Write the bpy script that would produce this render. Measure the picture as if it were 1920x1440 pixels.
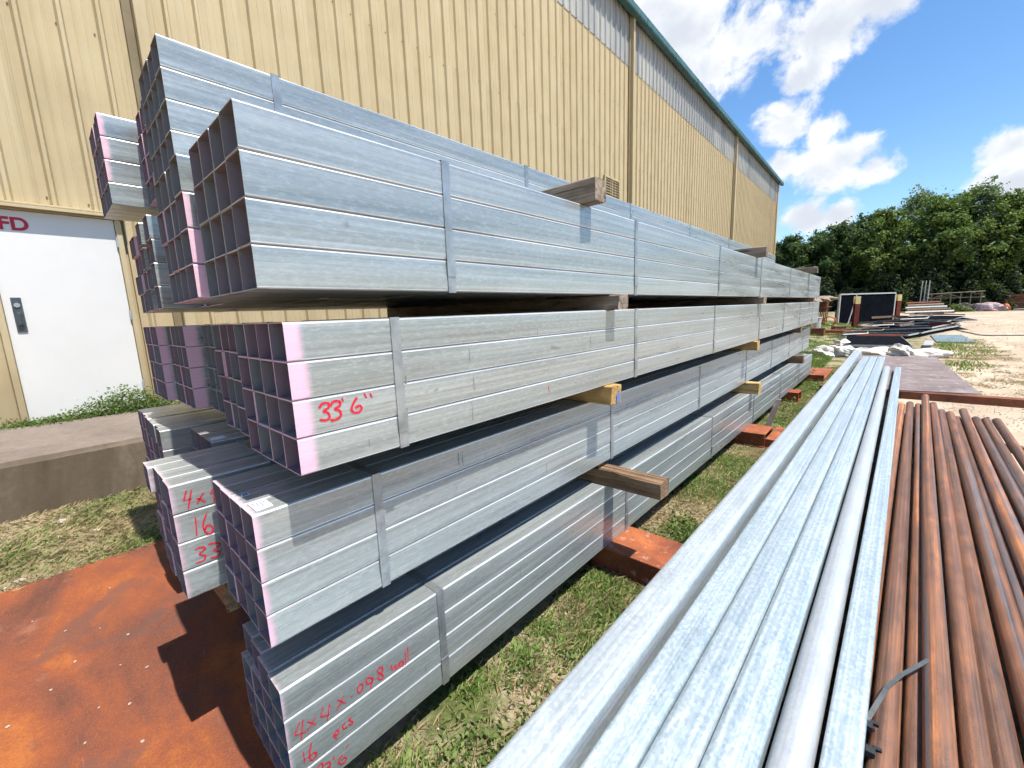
import bpy, bmesh, math, random
import numpy as np
from mathutils import Vector, Matrix

for o in list(bpy.data.objects):
    bpy.data.objects.remove(o)
sc = bpy.context.scene
COL = sc.collection
R = math.radians
EYE = 1.63                       # camera height above the yard

# ---------------------------------------------------------------- camera
def make_camera():
    yaw, pit, rol = -0.7365, -0.1673, -0.0370
    fw = Vector((math.sin(yaw)*math.cos(pit), math.cos(yaw)*math.cos(pit), math.sin(pit)))
    r0 = fw.cross(Vector((0, 0, 1))).normalized()
    u0 = r0.cross(fw)
    r = math.cos(rol)*r0 + math.sin(rol)*u0
    u = -math.sin(rol)*r0 + math.cos(rol)*u0
    cam = bpy.data.cameras.new('camera')
    ob = bpy.data.objects.new('camera', cam)
    COL.objects.link(ob)
    m = Matrix((r, u, -fw)).transposed().to_4x4()
    m.translation = Vector((0, 0, EYE))
    ob.matrix_world = m
    cam.sensor_fit = 'HORIZONTAL'
    cam.sensor_width = 36.0
    cam.lens = 36.0*787.58/1920.0
    cam.clip_start = 0.02
    cam.clip_end = 4000
    sc.camera = ob
make_camera()

# ---------------------------------------------------------------- light
SUN_DIR = Vector((0.435, 0.035, 1.0)).normalized()      # towards the sun
SUN_EL = math.asin(SUN_DIR.z)
SUN_AZ = math.atan2(SUN_DIR.x, SUN_DIR.y)               # clockwise from +Y
SKY_STRENGTH = 0.085
sun = bpy.data.lights.new('sun', 'SUN')
sun.energy = 5.0
sun.angle = R(0.5)
sun.color = (1.0, 0.955, 0.88)
so = bpy.data.objects.new('sun', sun)
COL.objects.link(so)
so.rotation_euler = (-SUN_DIR).to_track_quat('-Z', 'Y').to_euler()
sc.view_settings.view_transform = 'Standard'
sc.view_settings.look = 'None'
sc.view_settings.gamma = 1.0
sc.view_settings.use_curve_mapping = False
sc.view_settings.exposure = 0.72
sc.cycles.max_bounces = 5
sc.cycles.adaptive_threshold = 0.03
sc.cycles.adaptive_min_samples = 12
sc.cycles.diffuse_bounces = 3
sc.cycles.glossy_bounces = 3
sc.cycles.transmission_bounces = 2
sc.cycles.transparent_max_bounces = 2
sc.cycles.caustics_reflective = False
sc.cycles.caustics_refractive = False

# ---------------------------------------------------------------- node helper
class NT:
    def __init__(self, nt):
        self.nt = nt
        nt.nodes.clear()
    def n(self, t, **kw):
        nd = self.nt.nodes.new(t)
        for k, v in kw.items():
            if k.startswith('i_'):
                key = k[2:]
                key = int(key) if key.isdigit() else key.replace('_', ' ')
                self.set(nd.inputs[key], v)
            else:
                setattr(nd, k, v)
        return nd
    def set(self, sock, v):
        if hasattr(v, 'is_output') or hasattr(v, 'links'):
            self.nt.links.new(v, sock)
        else:
            if sock.type == 'RGBA' and hasattr(v, '__len__') and len(v) == 3:
                v = (*v, 1)
            sock.default_value = v
    def m(self, op, a, b=None, c=None, clamp=False):
        nd = self.nt.nodes.new('ShaderNodeMath')
        nd.operation = op
        nd.use_clamp = clamp
        for i, v in enumerate((a, b, c)):
            if v is not None:
                self.set(nd.inputs[i], v)
        return nd.outputs[0]
    def vm(self, op, a, b=None):
        nd = self.nt.nodes.new('ShaderNodeVectorMath')
        nd.operation = op
        self.set(nd.inputs[0], a)
        if b is not None:
            self.set(nd.inputs[1], b)
        return nd.outputs['Value'] if op in ('LENGTH', 'DOT_PRODUCT', 'DISTANCE') else nd.outputs[0]
    def mix(self, f, a, b, mode='MIX'):
        nd = self.nt.nodes.new('ShaderNodeMix')
        nd.data_type = 'RGBA'
        nd.blend_type = mode
        self.set(nd.inputs[0], f)
        self.set(nd.inputs[6], a)
        self.set(nd.inputs[7], b)
        return nd.outputs[2]
    def noise(self, vec, scale=5, detail=3, rough=0.5, dist=0.0):
        nd = self.nt.nodes.new('ShaderNodeTexNoise')
        self.set(nd.inputs['Vector'], vec)
        nd.inputs['Scale'].default_value = scale
        nd.inputs['Detail'].default_value = detail
        nd.inputs['Roughness'].default_value = rough
        nd.inputs['Distortion'].default_value = dist
        return nd.outputs['Fac']
    def ramp(self, f, lo, hi, a=0.0, b=1.0, smooth=True):
        nd = self.nt.nodes.new('ShaderNodeMapRange')
        nd.interpolation_type = 'SMOOTHSTEP' if smooth else 'LINEAR'
        self.set(nd.inputs[0], f)
        for i, v in enumerate((lo, hi, a, b)):
            self.set(nd.inputs[1+i], v)
        return nd.outputs[0]
    def colramp(self, f, stops):
        nd = self.nt.nodes.new('ShaderNodeValToRGB')
        self.set(nd.inputs[0], f)
        e = nd.color_ramp.elements
        while len(e) < len(stops):
            e.new(0.5)
        for el, (p, c) in zip(e, stops):
            el.position = p
            el.color = (*c, 1)
        return nd.outputs[0]

def new_mat(name):
    m = bpy.data.materials.new(name)
    m.use_nodes = True
    return m, NT(m.node_tree)

def finish(t, color, rough=0.6, metal=0.0, bump=None, bstr=0.3, bdist=0.01, spec=0.5, trans=None):
    p = t.n('ShaderNodeBsdfPrincipled')
    t.set(p.inputs['Base Color'], color)
    t.set(p.inputs['Roughness'], rough)
    t.set(p.inputs['Metallic'], metal)
    p.inputs['Specular IOR Level'].default_value = spec
    if bump is not None:
        b = t.n('ShaderNodeBump')
        b.inputs['Strength'].default_value = bstr
        b.inputs['Distance'].default_value = bdist
        t.set(b.inputs['Height'], bump)
        t.set(p.inputs['Normal'], b.outputs[0])
    out = t.n('ShaderNodeOutputMaterial')
    sh = p.outputs[0]
    if trans is not None:
        tr = t.n('ShaderNodeBsdfTranslucent')
        t.set(tr.inputs[0], trans)
        mx = t.n('ShaderNodeMixShader')
        mx.inputs[0].default_value = 0.35
        t.set(mx.inputs[1], sh)
        t.set(mx.inputs[2], tr.outputs[0])
        sh = mx.outputs[0]
    t.set(out.inputs[0], sh)

def rnd_vec(t, scale=(1, 1, 1)):
    """object coordinates, shifted per object, scaled"""
    tc = t.n('ShaderNodeTexCoord')
    oi = t.n('ShaderNodeObjectInfo')
    v = t.vm('MULTIPLY', tc.outputs['Object'], scale)
    off = t.n('ShaderNodeCombineXYZ')
    r = oi.outputs['Random']
    t.set(off.inputs[0], t.m('MULTIPLY', r, 91.0))
    t.set(off.inputs[1], t.m('MULTIPLY', r, 57.0))
    t.set(off.inputs[2], t.m('MULTIPLY', r, 33.0))
    return t.vm('ADD', v, off.outputs[0]), tc.outputs['Object'], r

# ---------------------------------------------------------------- sky
def make_world():
    w = bpy.data.worlds.new('World')
    sc.world = w
    w.cycles.sampling_method = 'MANUAL'
    w.cycles.sample_map_resolution = 256
    w.use_nodes = True
    t = NT(w.node_tree)
    sky = t.n('ShaderNodeTexSky', sky_type='NISHITA')
    sky.sun_disc = False
    sky.sun_elevation = SUN_EL
    sky.sun_rotation = SUN_AZ
    sky.air_density = 1.0
    sky.dust_density = 0.3
    sky.ozone_density = 3.0
    tc = t.n('ShaderNodeTexCoord')
    d = t.vm('NORMALIZE', tc.outputs['Generated'])
    sep = t.n('ShaderNodeSeparateXYZ')
    t.set(sep.inputs[0], d)
    # cumulus: patches on the sky sphere, (direction, radius, flatness)
    blobs = [((-.330, .815, .475), .17), ((-.235, .865, .440), .10), ((-.270, .865, .410), .10), ((-.110, .900, .420), .10),
             ((-.060, .895, .440), .08), ((-.140, .915, .375), .065), ((-.165, .935, .310), .085),
             ((-.115, .945, .295), .06), ((-.085, .965, .240), .075), ((-.045, .974, .222), .05), ((-.180, .952, .250), .06),
             ((-.128, .980, .150), .05), ((-.09, .982, .150), .04), ((.108, .970, .212), .045), ((.118, .980, .165), .05),
             ((-.40, .78, .48), .14), ((-.02, .86, .51), .10)]
    rng = random.Random(11)
    for i in range(7):
        az = R(40 + i*44 + rng.uniform(-9, 9))
        el = R(rng.uniform(12, 45))
        blobs.append(((math.sin(az)*math.cos(el), math.cos(az)*math.cos(el), math.sin(el)), rng.uniform(.08, .2)))
    acc = None
    for c, r in blobs:
        c = Vector(c).normalized()
        df = t.vm('SUBTRACT', d, tuple(c))
        df = t.vm('MULTIPLY', df, (1/r, 1/r, 1.35/r))
        wgt = t.m('SUBTRACT', 1.0, t.vm('LENGTH', df))
        acc = wgt if acc is None else t.m('MAXIMUM', acc, wgt)
    acc = t.m('MAXIMUM', acc, -0.6)
    n1 = t.noise(d, 9.0, 6, 0.62, 0.35)
    n2 = t.noise(t.vm('ADD', d, (3.1, 1.7, .4)), 34.0, 4, 0.6)
    f = t.m('ADD', acc, t.m('MULTIPLY', t.m('SUBTRACT', n1, 0.5), 2.3))
    f = t.m('ADD', f, t.m('MULTIPLY', t.m('SUBTRACT', n2, 0.5), 0.55))
    mask = t.ramp(f, 0.16, 0.66)
    # soft grey undersides inside a cloud
    n3 = t.noise(t.vm('ADD', d, (0, 0, .035)), 9.0, 4, 0.6, 0.35)
    core = t.ramp(t.m('ADD', t.m('MULTIPLY', n3, 1.0), t.m('MULTIPLY', acc, .25)), 0.45, 0.85)
    ccol = t.mix(core, (.70, .705, .715), (0.46, 0.495, 0.55))
    ccol = t.vm('MULTIPLY', ccol, (1/SKY_STRENGTH*1.0,)*3)
    hs = t.n('ShaderNodeHueSaturation')
    hs.inputs['Saturation'].default_value = 1.18
    hs.inputs['Value'].default_value = 1.50
    t.set(hs.inputs['Color'], sky.outputs[0])
    skyc = hs.outputs[0]
    col = t.mix(t.m('MULTIPLY', mask, t.ramp(sep.outputs[2], 0.02, 0.12)), skyc, ccol)
    bg = t.n('ShaderNodeBackground')
    t.set(bg.inputs[0], col)
    bg.inputs[1].default_value = SKY_STRENGTH
    out = t.n('ShaderNodeOutputWorld')
    t.set(out.inputs[0], bg.outputs[0])
make_world()

# ---------------------------------------------------------------- materials
MAT = {}

def m_tube():
    m, t = new_mat('galvanized_tube')
    v, obc, r = rnd_vec(t, (26, 0.55, 26))
    st = t.noise(t.vm('MULTIPLY', v, (3.2, .55, 3.2)), 1.0, 4, 0.62)
    v2 = t.vm('MULTIPLY', v, (0.5, 1.6, 0.5))
    cl = t.noise(v2, 1.0, 3, 0.6, 0.3)
    v3 = t.vm('MULTIPLY', v, (6, 60, 6))
    fine = t.noise(v3, 1.0, 2, 0.6)
    f = t.m('ADD', t.m('MULTIPLY', st, 0.6), t.m('MULTIPLY', cl, 0.4))
    f = t.m('ADD', f, t.m('MULTIPLY', t.m('SUBTRACT', r, .5), .06))
    col = t.colramp(f, [(0.34, (.265, .292, .285)), (0.5, (.365, .395, .388)), (0.66, (.50, .53, .52))])
    dk = t.ramp(fine, .60, .80)
    col = t.mix(t.m('MULTIPLY', dk, .14), col, (.30, .32, .34))
    spg = t.noise(t.vm('ADD', t.vm('MULTIPLY', obc, (60, 38, 60)), t.vm('MULTIPLY', v, (2, 0, 2))), 1.0, 3, .7)
    col = t.mix(t.m('MULTIPLY', t.ramp(spg, .50, .66), .30), col, (.56, .605, .60))
    col = t.mix(t.m('MULTIPLY', t.ramp(spg, .46, .32), .22), col, (.22, .25, .26))
    # sparse dark handling smudges
    sm = t.noise(t.vm('ADD', t.vm('MULTIPLY', obc, (14, 5.5, 14)), t.vm('MULTIPLY', v, (3, 0, 0))), 1.0, 3, .6)
    smk = t.m('MULTIPLY', t.ramp(sm, .70, .76), .55)
    col = t.mix(smk, col, (.17, .165, .16))
    # sprayed pink end
    at = t.n('ShaderNodeAttribute', attribute_type='OBJECT', attribute_name='pink')
    sp = t.n('ShaderNodeSeparateXYZ')
    t.set(sp.inputs[0], obc)
    nz = t.noise(t.vm('MULTIPLY', obc, (30, 22, 30)), 1.0, 2, .6)
    edge = t.m('ADD', t.m('MULTIPLY', at.outputs['Fac'], .040), t.m('MULTIPLY', t.m('SUBTRACT', nz, .5), .02))
    pk = t.m('SUBTRACT', 1.0, t.ramp(t.m('SUBTRACT', sp.outputs[1], edge), -.014, .014))
    pk = t.m('MULTIPLY', pk, t.m('GREATER_THAN', at.outputs['Fac'], .01))
    pin = t.n('ShaderNodeAttribute', attribute_type='OBJECT', attribute_name='mist')
    pki = t.m('MULTIPLY', pin.outputs['Fac'], t.m('SUBTRACT', 1.0, t.ramp(sp.outputs[1], .05, .22)))
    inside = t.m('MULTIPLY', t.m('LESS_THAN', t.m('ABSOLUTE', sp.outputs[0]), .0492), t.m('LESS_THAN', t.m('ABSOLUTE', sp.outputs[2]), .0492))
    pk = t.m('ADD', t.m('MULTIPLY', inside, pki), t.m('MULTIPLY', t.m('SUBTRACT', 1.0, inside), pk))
    # bright edge highlight painted into the colour of the outer corner arcs
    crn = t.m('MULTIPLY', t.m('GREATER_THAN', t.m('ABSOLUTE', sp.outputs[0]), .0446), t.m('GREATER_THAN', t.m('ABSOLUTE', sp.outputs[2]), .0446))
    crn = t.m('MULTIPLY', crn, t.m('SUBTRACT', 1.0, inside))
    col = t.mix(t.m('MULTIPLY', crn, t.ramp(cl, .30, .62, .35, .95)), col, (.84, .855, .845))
    # inner walls darkened for the shade in the bore, misted by pink overspray
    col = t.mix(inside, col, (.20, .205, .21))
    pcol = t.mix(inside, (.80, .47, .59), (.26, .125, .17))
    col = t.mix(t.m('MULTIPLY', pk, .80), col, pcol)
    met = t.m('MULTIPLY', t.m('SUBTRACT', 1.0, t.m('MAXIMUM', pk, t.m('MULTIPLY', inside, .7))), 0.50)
    rg = t.ramp(cl, .3, .7, .26, .38)
    rg = t.m('ADD', rg, t.m('MULTIPLY', t.m('MAXIMUM', pk, inside), .3), clamp=True)
    wav = t.noise(t.vm('MULTIPLY', v, (.55, 2.6, .55)), 1.0, 2, .5)
    bmp = t.m('ADD', t.m('MULTIPLY', wav, 1.6), t.m('ADD', t.m('MULTIPLY', st, .25), t.m('MULTIPLY', fine, .16)))
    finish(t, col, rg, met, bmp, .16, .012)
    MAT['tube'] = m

def m_bright():
    m, t = new_mat('bright_galvanized')
    v, obc, r = rnd_vec(t, (1, 1, 1))
    vo = t.n('ShaderNodeTexVoronoi')
    t.set(vo.inputs['Vector'], t.vm('MULTIPLY', v, (1, .6, 1)))
    vo.inputs['Scale'].default_value = 95
    sepc = t.n('ShaderNodeSeparateXYZ')
    t.set(sepc.inputs[0], vo.outputs['Color'])
    st = t.noise(t.vm('MULTIPLY', v, (70, .35, 70)), 1.0, 4, .6)
    sp = t.noise(t.vm('MULTIPLY', v, (16, 3.0, 16)), 1.0, 5, .7, .6)
    fn = t.noise(t.vm('MULTIPLY', v, (190, 60, 190)), 1.0, 2, .6)
    f = t.m('ADD', t.m('MULTIPLY', sepc.outputs[0], .12), t.m('ADD', t.m('MULTIPLY', sp, .22), t.m('ADD', t.m('MULTIPLY', st, .54), t.m('MULTIPLY', fn, .18))))
    col = t.colramp(f, [(.36, (.27, .345, .38)), (.52, (.43, .505, .54)), (.68, (.66, .71, .725))])
    drip = t.ramp(t.noise(t.vm('MULTIPLY', v, (5, 1.3, 5)), 1.0, 4, .7), .64, .74)
    col = t.mix(t.m('MULTIPLY', drip, .6), col, (.74, .77, .77))
    at = t.n('ShaderNodeAttribute', attribute_type='OBJECT', attribute_name='tint')
    col = t.mix(at.outputs['Fac'], col, (.58, .57, .575))
    rg = t.ramp(sp, .3, .7, .30, .46)
    finish(t, col, rg, .45, t.m('ADD', st, t.m('MULTIPLY', fn, .4)), .15, .004)
    MAT['bright'] = m

def m_rust_pipe():
    m, t = new_mat('rusty_pipe')
    v, obc, r = rnd_vec(t, (1, 1, 1))
    st = t.noise(t.vm('MULTIPLY', v, (42, .30, 42)), 1.0, 5, .68, .3)
    bl = t.noise(t.vm('MULTIPLY', v, (16, 3.5, 16)), 1.0, 5, .72)
    f = t.m('ADD', t.m('MULTIPLY', st, .66), t.m('MULTIPLY', bl, .34))
    f = t.m('ADD', f, t.m('MULTIPLY', t.m('SUBTRACT', r, .5), .17))
    col = t.colramp(f, [(.34, (.045, .034, .029)), (.43, (.10, .052, .033)), (.50, (.155, .075, .044)), (.57, (.235, .10, .05)), (.63, (.37, .145, .055)), (.70, (.55, .23, .09))])
    gry = t.ramp(t.noise(t.vm('MULTIPLY', v, (26, .22, 26)), 1.0, 3, .5), .57, .63)
    col = t.mix(t.m('MULTIPLY', gry, .6), col, (.17, .18, .20))
    finish(t, col, t.ramp(bl, .3, .7, .38, .75), t.m('MULTIPLY', gry, .3), t.m('ADD', st, t.m('MULTIPLY', t.noise(v, 150, 3, .7), .8)), .6, .005)
    MAT['rustpipe'] = m

def m_rust(name, key, base, dark, bright, scale=1.0, metal=0.0, pale=None):
    m, t = new_mat(name)
    v, obc, r = rnd_vec(t, (scale, scale, scale))
    a = t.noise(v, 2.2, 8, .62, .5)
    b = t.noise(v, 40, 4, .7)
    f = t.m('ADD', t.m('MULTIPLY', a, .78), t.m('MULTIPLY', b, .22))
    col = t.colramp(f, [(.32, dark), (.50, base), (.66, bright)])
    if pale:
        col = t.mix(t.ramp(t.noise(t.vm('MULTIPLY', v, (3, 3, 3)), 2.2, 6, .7), .56, .66), col, pale)
    finish(t, col, .78, metal, t.m('ADD', a, t.m('MULTIPLY', b, .6)), .3, .01, .3)
    MAT[key] = m

def m_plate():
    m, t = new_mat('rusty_plate')
    v, obc, r = rnd_vec(t, (1, 1, 1))
    big = t.noise(t.vm('MULTIPLY', v, (.9, 2.0, 1)), 1.1, 5, .55, .6)
    mid = t.noise(v, 6, 8, .68, .4)
    fine = t.noise(v, 75, 4, .7)
    f = t.m('ADD', t.m('MULTIPLY', big, .62), t.m('ADD', t.m('MULTIPLY', mid, .26), t.m('MULTIPLY', fine, .14)))
    col = t.colramp(f, [(.36, (.095, .042, .030)), (.45, (.155, .055, .034)), (.53, (.225, .068, .030)), (.60, (.32, .105, .030)), (.68, (.26, .085, .04))])
    dust = t.ramp(t.noise(t.vm('ADD', v, (7, 3, 0)), 3, 7, .7), .60, .76)
    col = t.mix(t.m('MULTIPLY', dust, .35), col, (.42, .24, .17))
    grit = t.noise(v, 230, 2, .6)
    col = t.mix(t.m('MULTIPLY', t.ramp(grit, .56, .70), .5), col, (.10, .04, .025))
    col = t.mix(t.m('MULTIPLY', t.ramp(grit, .44, .30), .35), col, (.40, .17, .085))
    scr = t.ramp(t.noise(t.vm('MULTIPLY', v, (2.2, 34, 1)), 1.0, 4, .7, 1.5), .66, .72)
    col = t.mix(t.m('MULTIPLY', scr, .30), col, (.40, .22, .16))
    stn = t.ramp(t.noise(t.vm('ADD', v, (1.3, 8.1, 0)), 1.9, 5, .6, .8), .56, .64)
    col = t.mix(t.m('MULTIPLY', stn, .55), col, (.115, .062, .05))
    finish(t, col, t.ramp(mid, .3, .7, .5, .85), 0, t.m('ADD', mid, t.m('MULTIPLY', fine, .8)), .35, .008, .12)
    MAT['plate'] = m

def m_wood(name, key, c1, c2, c3):
    m, t = new_mat(name)
    v, obc, r = rnd_vec(t, (1.6, 30, 30))
    g = t.noise(v, 1.0, 5, .65, 1.2)
    k = t.noise(t.vm('MULTIPLY', v, (3, .25, .25)), 1.0, 4, .65)
    col = t.colramp(t.m('ADD', t.m('MULTIPLY', g, .6), t.m('MULTIPLY', k, .4)), [(.34, c1), (.5, c2), (.66, c3)])
    crack = t.ramp(t.noise(t.vm('MULTIPLY', v, (.5, 2.2, 2.2)), 1.0, 3, .5), .60, .66)
    col = t.mix(t.m('MULTIPLY', crack, .75), col, tuple(c*.3 for c in c1))
    finish(t, col, .88, 0, t.m('SUBTRACT', g, crack), .7, .006, .2)
    MAT[key] = m

def m_flat(name, key, col, rough=.6, metal=0.0, var=.15, scale=6, spec=.4, trans=None):
    m, t = new_mat(name)
    v, obc, r = rnd_vec(t, (1, 1, 1))
    n = t.noise(v, scale, 6, .65)
    a = tuple(c*(1-var) for c in col)
    b = tuple(min(1, c*(1+var)) for c in col)
    c = t.mix(t.ramp(n, .3, .7), a, b)
    finish(t, c, rough, metal, n, .12, .01, spec, trans)
    MAT[key] = m

def m_wall():
    m, t = new_mat('tan_painted_steel')
    tc = t.n('ShaderNodeTexCoord')
    v = tc.outputs['Object']
    oi = t.n('ShaderNodeObjectInfo')
    g = t.noise(t.vm('MULTIPLY', v, (2, 5, .35)), 1.0, 5, .6)
    s = t.noise(v, 1.3, 4, .6)
    f = t.m('ADD', t.m('MULTIPLY', g, .5), t.m('ADD', t.m('MULTIPLY', s, .5), t.m('MULTIPLY', t.m('SUBTRACT', oi.outputs['Random'], .5), .10)))
    col = t.colramp(f, [(.33, (.395, .31, .175)), (.5, (.455, .365, .213)), (.68, (.50, .41, .25))])
    sepw = t.n('ShaderNodeSeparateXYZ')
    t.set(sepw.inputs[0], v)
    strk = t.ramp(t.noise(t.vm('ADD', t.vm('MULTIPLY', v, (4, 22, .22)), t.vm('MULTIPLY', oi.outputs['Location'], (0, 3.7, 0))), 1.0, 4, .65), .54, .72)
    col = t.mix(t.m('MULTIPLY', strk, .22), col, (.25, .19, .11))
    low = t.ramp(t.m('ADD', sepw.outputs[2], t.m('MULTIPLY', t.m('SUBTRACT', s, .5), 1.2)), 1.7, .7)
    col = t.mix(t.m('MULTIPLY', low, .35), col, (.22, .16, .095))
    finish(t, col, .5, 0, s, .06, .03, .35)
    MAT['wall'] = m

def m_translucent():
    m, t = new_mat('translucent_panel')
    tc = t.n('ShaderNodeTexCoord')
    oi = t.n('ShaderNodeObjectInfo')
    v = t.vm('ADD', tc.outputs['Object'], (0, 0, 0))
    g = t.noise(t.vm('MULTIPLY', v, (3, 14, .5)), 1.0, 5, .7)
    f = t.m('ADD', g, t.m('MULTIPLY', t.m('SUBTRACT', oi.outputs['Random'], .5), .25))
    col = t.colramp(f, [(.3, (.24, .24, .225)), (.5, (.33, .33, .31)), (.72, (.43, .42, .37))])
    finish(t, col, .4, 0, g, .1, .01, .5)
    MAT['transl'] = m

def m_concrete():
    m, t = new_mat('stained_concrete')
    tc = t.n('ShaderNodeTexCoord')
    v = tc.outputs['Object']
    a = t.noise(v, 1.6, 8, .7, .3)
    b = t.noise(v, 22, 5, .7)
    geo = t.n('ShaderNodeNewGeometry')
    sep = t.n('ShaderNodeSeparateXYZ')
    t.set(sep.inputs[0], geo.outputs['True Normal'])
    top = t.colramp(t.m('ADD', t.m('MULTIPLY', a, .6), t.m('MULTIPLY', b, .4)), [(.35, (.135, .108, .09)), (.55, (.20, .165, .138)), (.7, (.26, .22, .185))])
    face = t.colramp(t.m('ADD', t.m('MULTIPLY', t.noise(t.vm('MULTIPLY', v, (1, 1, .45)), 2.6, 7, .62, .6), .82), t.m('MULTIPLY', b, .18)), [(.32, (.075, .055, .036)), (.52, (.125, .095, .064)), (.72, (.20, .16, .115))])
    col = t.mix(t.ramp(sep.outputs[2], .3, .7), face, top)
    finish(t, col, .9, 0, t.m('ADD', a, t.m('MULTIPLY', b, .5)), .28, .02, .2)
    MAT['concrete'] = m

def m_ground():
    m, t = new_mat('yard_ground')
    tc = t.n('ShaderNodeTexCoord')
    v = tc.outputs['Object']
    sep = t.n('ShaderNodeSeparateXYZ')
    t.set(sep.inputs[0], v)
    big = t.noise(v, .22, 6, .6)
    mid = t.noise(v, 1.7, 7, .65)
    fine = t.noise(v, 26, 5, .7)
    peb = t.n('ShaderNodeTexVoronoi')
    t.set(peb.inputs['Vector'], v)
    peb.inputs['Scale'].default_value = 38
    sand = t.colramp(t.m('ADD', t.m('MULTIPLY', big, .45), t.m('ADD', t.m('MULTIPLY', mid, .35), t.m('MULTIPLY', fine, .2))),
                     [(.38, (.29, .215, .15)), (.47, (.39, .305, .22)), (.54, (.455, .37, .275)), (.64, (.54, .46, .355))])
    trk = t.noise(t.vm('MULTIPLY', v, (.9, .12, 1)), 1.0, 5, .65, .8)
    sand = t.mix(t.m('MULTIPLY', t.ramp(trk, .50, .64), .45), sand, (.31, .23, .16))
    spk = t.ramp(t.noise(v, 9.0, 4, .75), .60, .72)
    sand = t.mix(t.m('MULTIPLY', spk, .5), sand, (.27, .20, .14))
    soil = t.colramp(t.m('ADD', t.m('MULTIPLY', mid, .5), t.m('MULTIPLY', fine, .5)),
                     [(.36, (.20, .16, .10)), (.5, (.33, .27, .18)), (.66, (.46, .39, .28))])
    grs = t.colramp(fine, [(.35, (.045, .06, .018)), (.6, (.11, .125, .04))])
    soil = t.mix(t.ramp(mid, .42, .58), soil, grs)
    # sand begins right of the pipes, ragged edge
    edge = t.m('ADD', sep.outputs[0], t.m('MULTIPLY', t.m('SUBTRACT', mid, .5), 2.2))
    edge = t.m('SUBTRACT', edge, t.m('MULTIPLY', t.ramp(sep.outputs[1], 10, 22), .9))
    f = t.ramp(edge, -.1, .55)
    far = t.ramp(sep.outputs[1], 26, 40)
    f = t.m('MAXIMUM', f, t.m('MULTIPLY', far, t.ramp(sep.outputs[0], -6, -1)))
    # weeds take over again under the trees
    wood = t.ramp(t.m('ADD', sep.outputs[1], t.m('MULTIPLY', t.m('SUBTRACT', big, .5), 14)), 63, 70)
    f = t.m('MULTIPLY', f, t.m('SUBTRACT', 1.0, wood))
    col = t.mix(f, soil, sand)
    bmp = t.m('ADD', t.m('MULTIPLY', mid, .6), t.m('ADD', t.m('MULTIPLY', fine, .35), t.m('MULTIPLY', peb.outputs['Distance'], .3)))
    finish(t, col, .95, 0, bmp, .5, .04, .15)
    MAT['ground'] = m

def m_leaf(name, key, c1, c2, c3, sc_=.35):
    m, t = new_mat(name)
    tc = t.n('ShaderNodeTexCoord')
    geo = t.n('ShaderNodeNewGeometry')
    oi = t.n('ShaderNodeObjectInfo')
    n = t.noise(tc.outputs['Object'], sc_, 4, .6)
    f = t.m('ADD', t.m('MULTIPLY', n, .5), t.m('MULTIPLY', geo.outputs['Random Per Island'], .5))
    f = t.m('ADD', f, t.m('MULTIPLY', t.m('SUBTRACT', oi.outputs['Random'], .5), .2))
    col = t.colramp(f, [(.25, c1), (.5, c2), (.75, c3)])
    finish(t, col, .6, 0, None, spec=.35, trans=t.mix(.5, col, (.20, .30, .03)))
    MAT[key] = m

m_tube(); m_bright(); m_rust_pipe(); m_plate(); m_wall(); m_translucent(); m_concrete(); m_ground()
m_rust('rusty_beam', 'beam', (.26, .075, .032), (.10, .035, .022), (.40, .125, .04), 2.0, pale=(.40, .22, .15))
m_rust('dark_rusty_beam', 'beamdk', (.17, .06, .032), (.075, .032, .022), (.27, .10, .05), 1.5)
m_rust('orange_primer', 'primer', (.32, .075, .03), (.19, .045, .025), (.42, .12, .05), 1.0)
m_rust('dark_red_primer', 'redpost', (.13, .028, .016), (.07, .018, .012), (.20, .05, .025), 1.0)
m_rust('weathered_plate', 'greyplate', (.185, .145, .137), (.12, .092, .088), (.27, .225, .21), .9, pale=(.36, .31, .30))
m_wood('old_timber', 'wood', (.085, .052, .030), (.185, .115, .066), (.33, .22, .135))
m_wood('weathered_timber', 'woodgrey', (.11, .085, .062), (.24, .19, .14), (.38, .31, .24))
m_wood('fresh_timber', 'woodnew', (.30, .18, .06), (.46, .29, .11), (.58, .40, .18))
m_flat('steel_strap', 'strap', (.34, .365, .375), .38, .7, .25, 12)
m_flat('dull_strap', 'strapdk', (.12, .125, .12), .5, .5, .25, 12)
m_flat('grey_scuff', 'scuff', (.20, .20, .195), .6, 0, .3, 40)
m_flat('red_marker', 'red', (.62, .012, .035), .5, 0, .12, 60)
m_flat('sign_red', 'signred', (.42, .008, .03), .45, 0, .1, 8)
m_flat('white_door_paint', 'white', (.64, .63, .60), .38, 0, .03, 1.2)
m_flat('paper', 'paper', (.70, .70, .70), .7, 0, .03, 30)
m_flat('blue_ink', 'ink', (.12, .18, .40), .7, 0, .1, 30)
m_flat('brown_shade_strip', 'brown', (.20, .155, .085), .6, 0, .15, 3)
m_flat('teal_trim', 'teal', (.055, .125, .12), .45, 0, .15, 3)
m_flat('handle_metal', 'handle', (.10, .115, .125), .4, .6, .15, 20)
m_flat('bright_steel', 'steel', (.55, .56, .57), .35, .8, .15, 20)
m_flat('screw_heads', 'screw', (.14, .11, .07), .6, .2, .2, 20)
m_flat('black_sheet', 'black', (.009, .010, .013), .8, 0, .3, 4, 0.0)
m_flat('black_mesh', 'mesh', (.006, .007, .010), .95, 0, .3, 4, 0.0)
m_flat('black_rubber', 'rubber', (.02, .02, .022), .6, 0, .2, 20)
m_flat('white_tarp', 'tarp', (.50, .48, .45), .75, 0, .25, 9)
m_flat('pale_frame', 'pale', (.40, .41, .40), .5, .2, .2, 12)
m_flat('yellow_paint', 'yellow', (.62, .50, .22), .6, 0, .2, 12)
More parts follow.
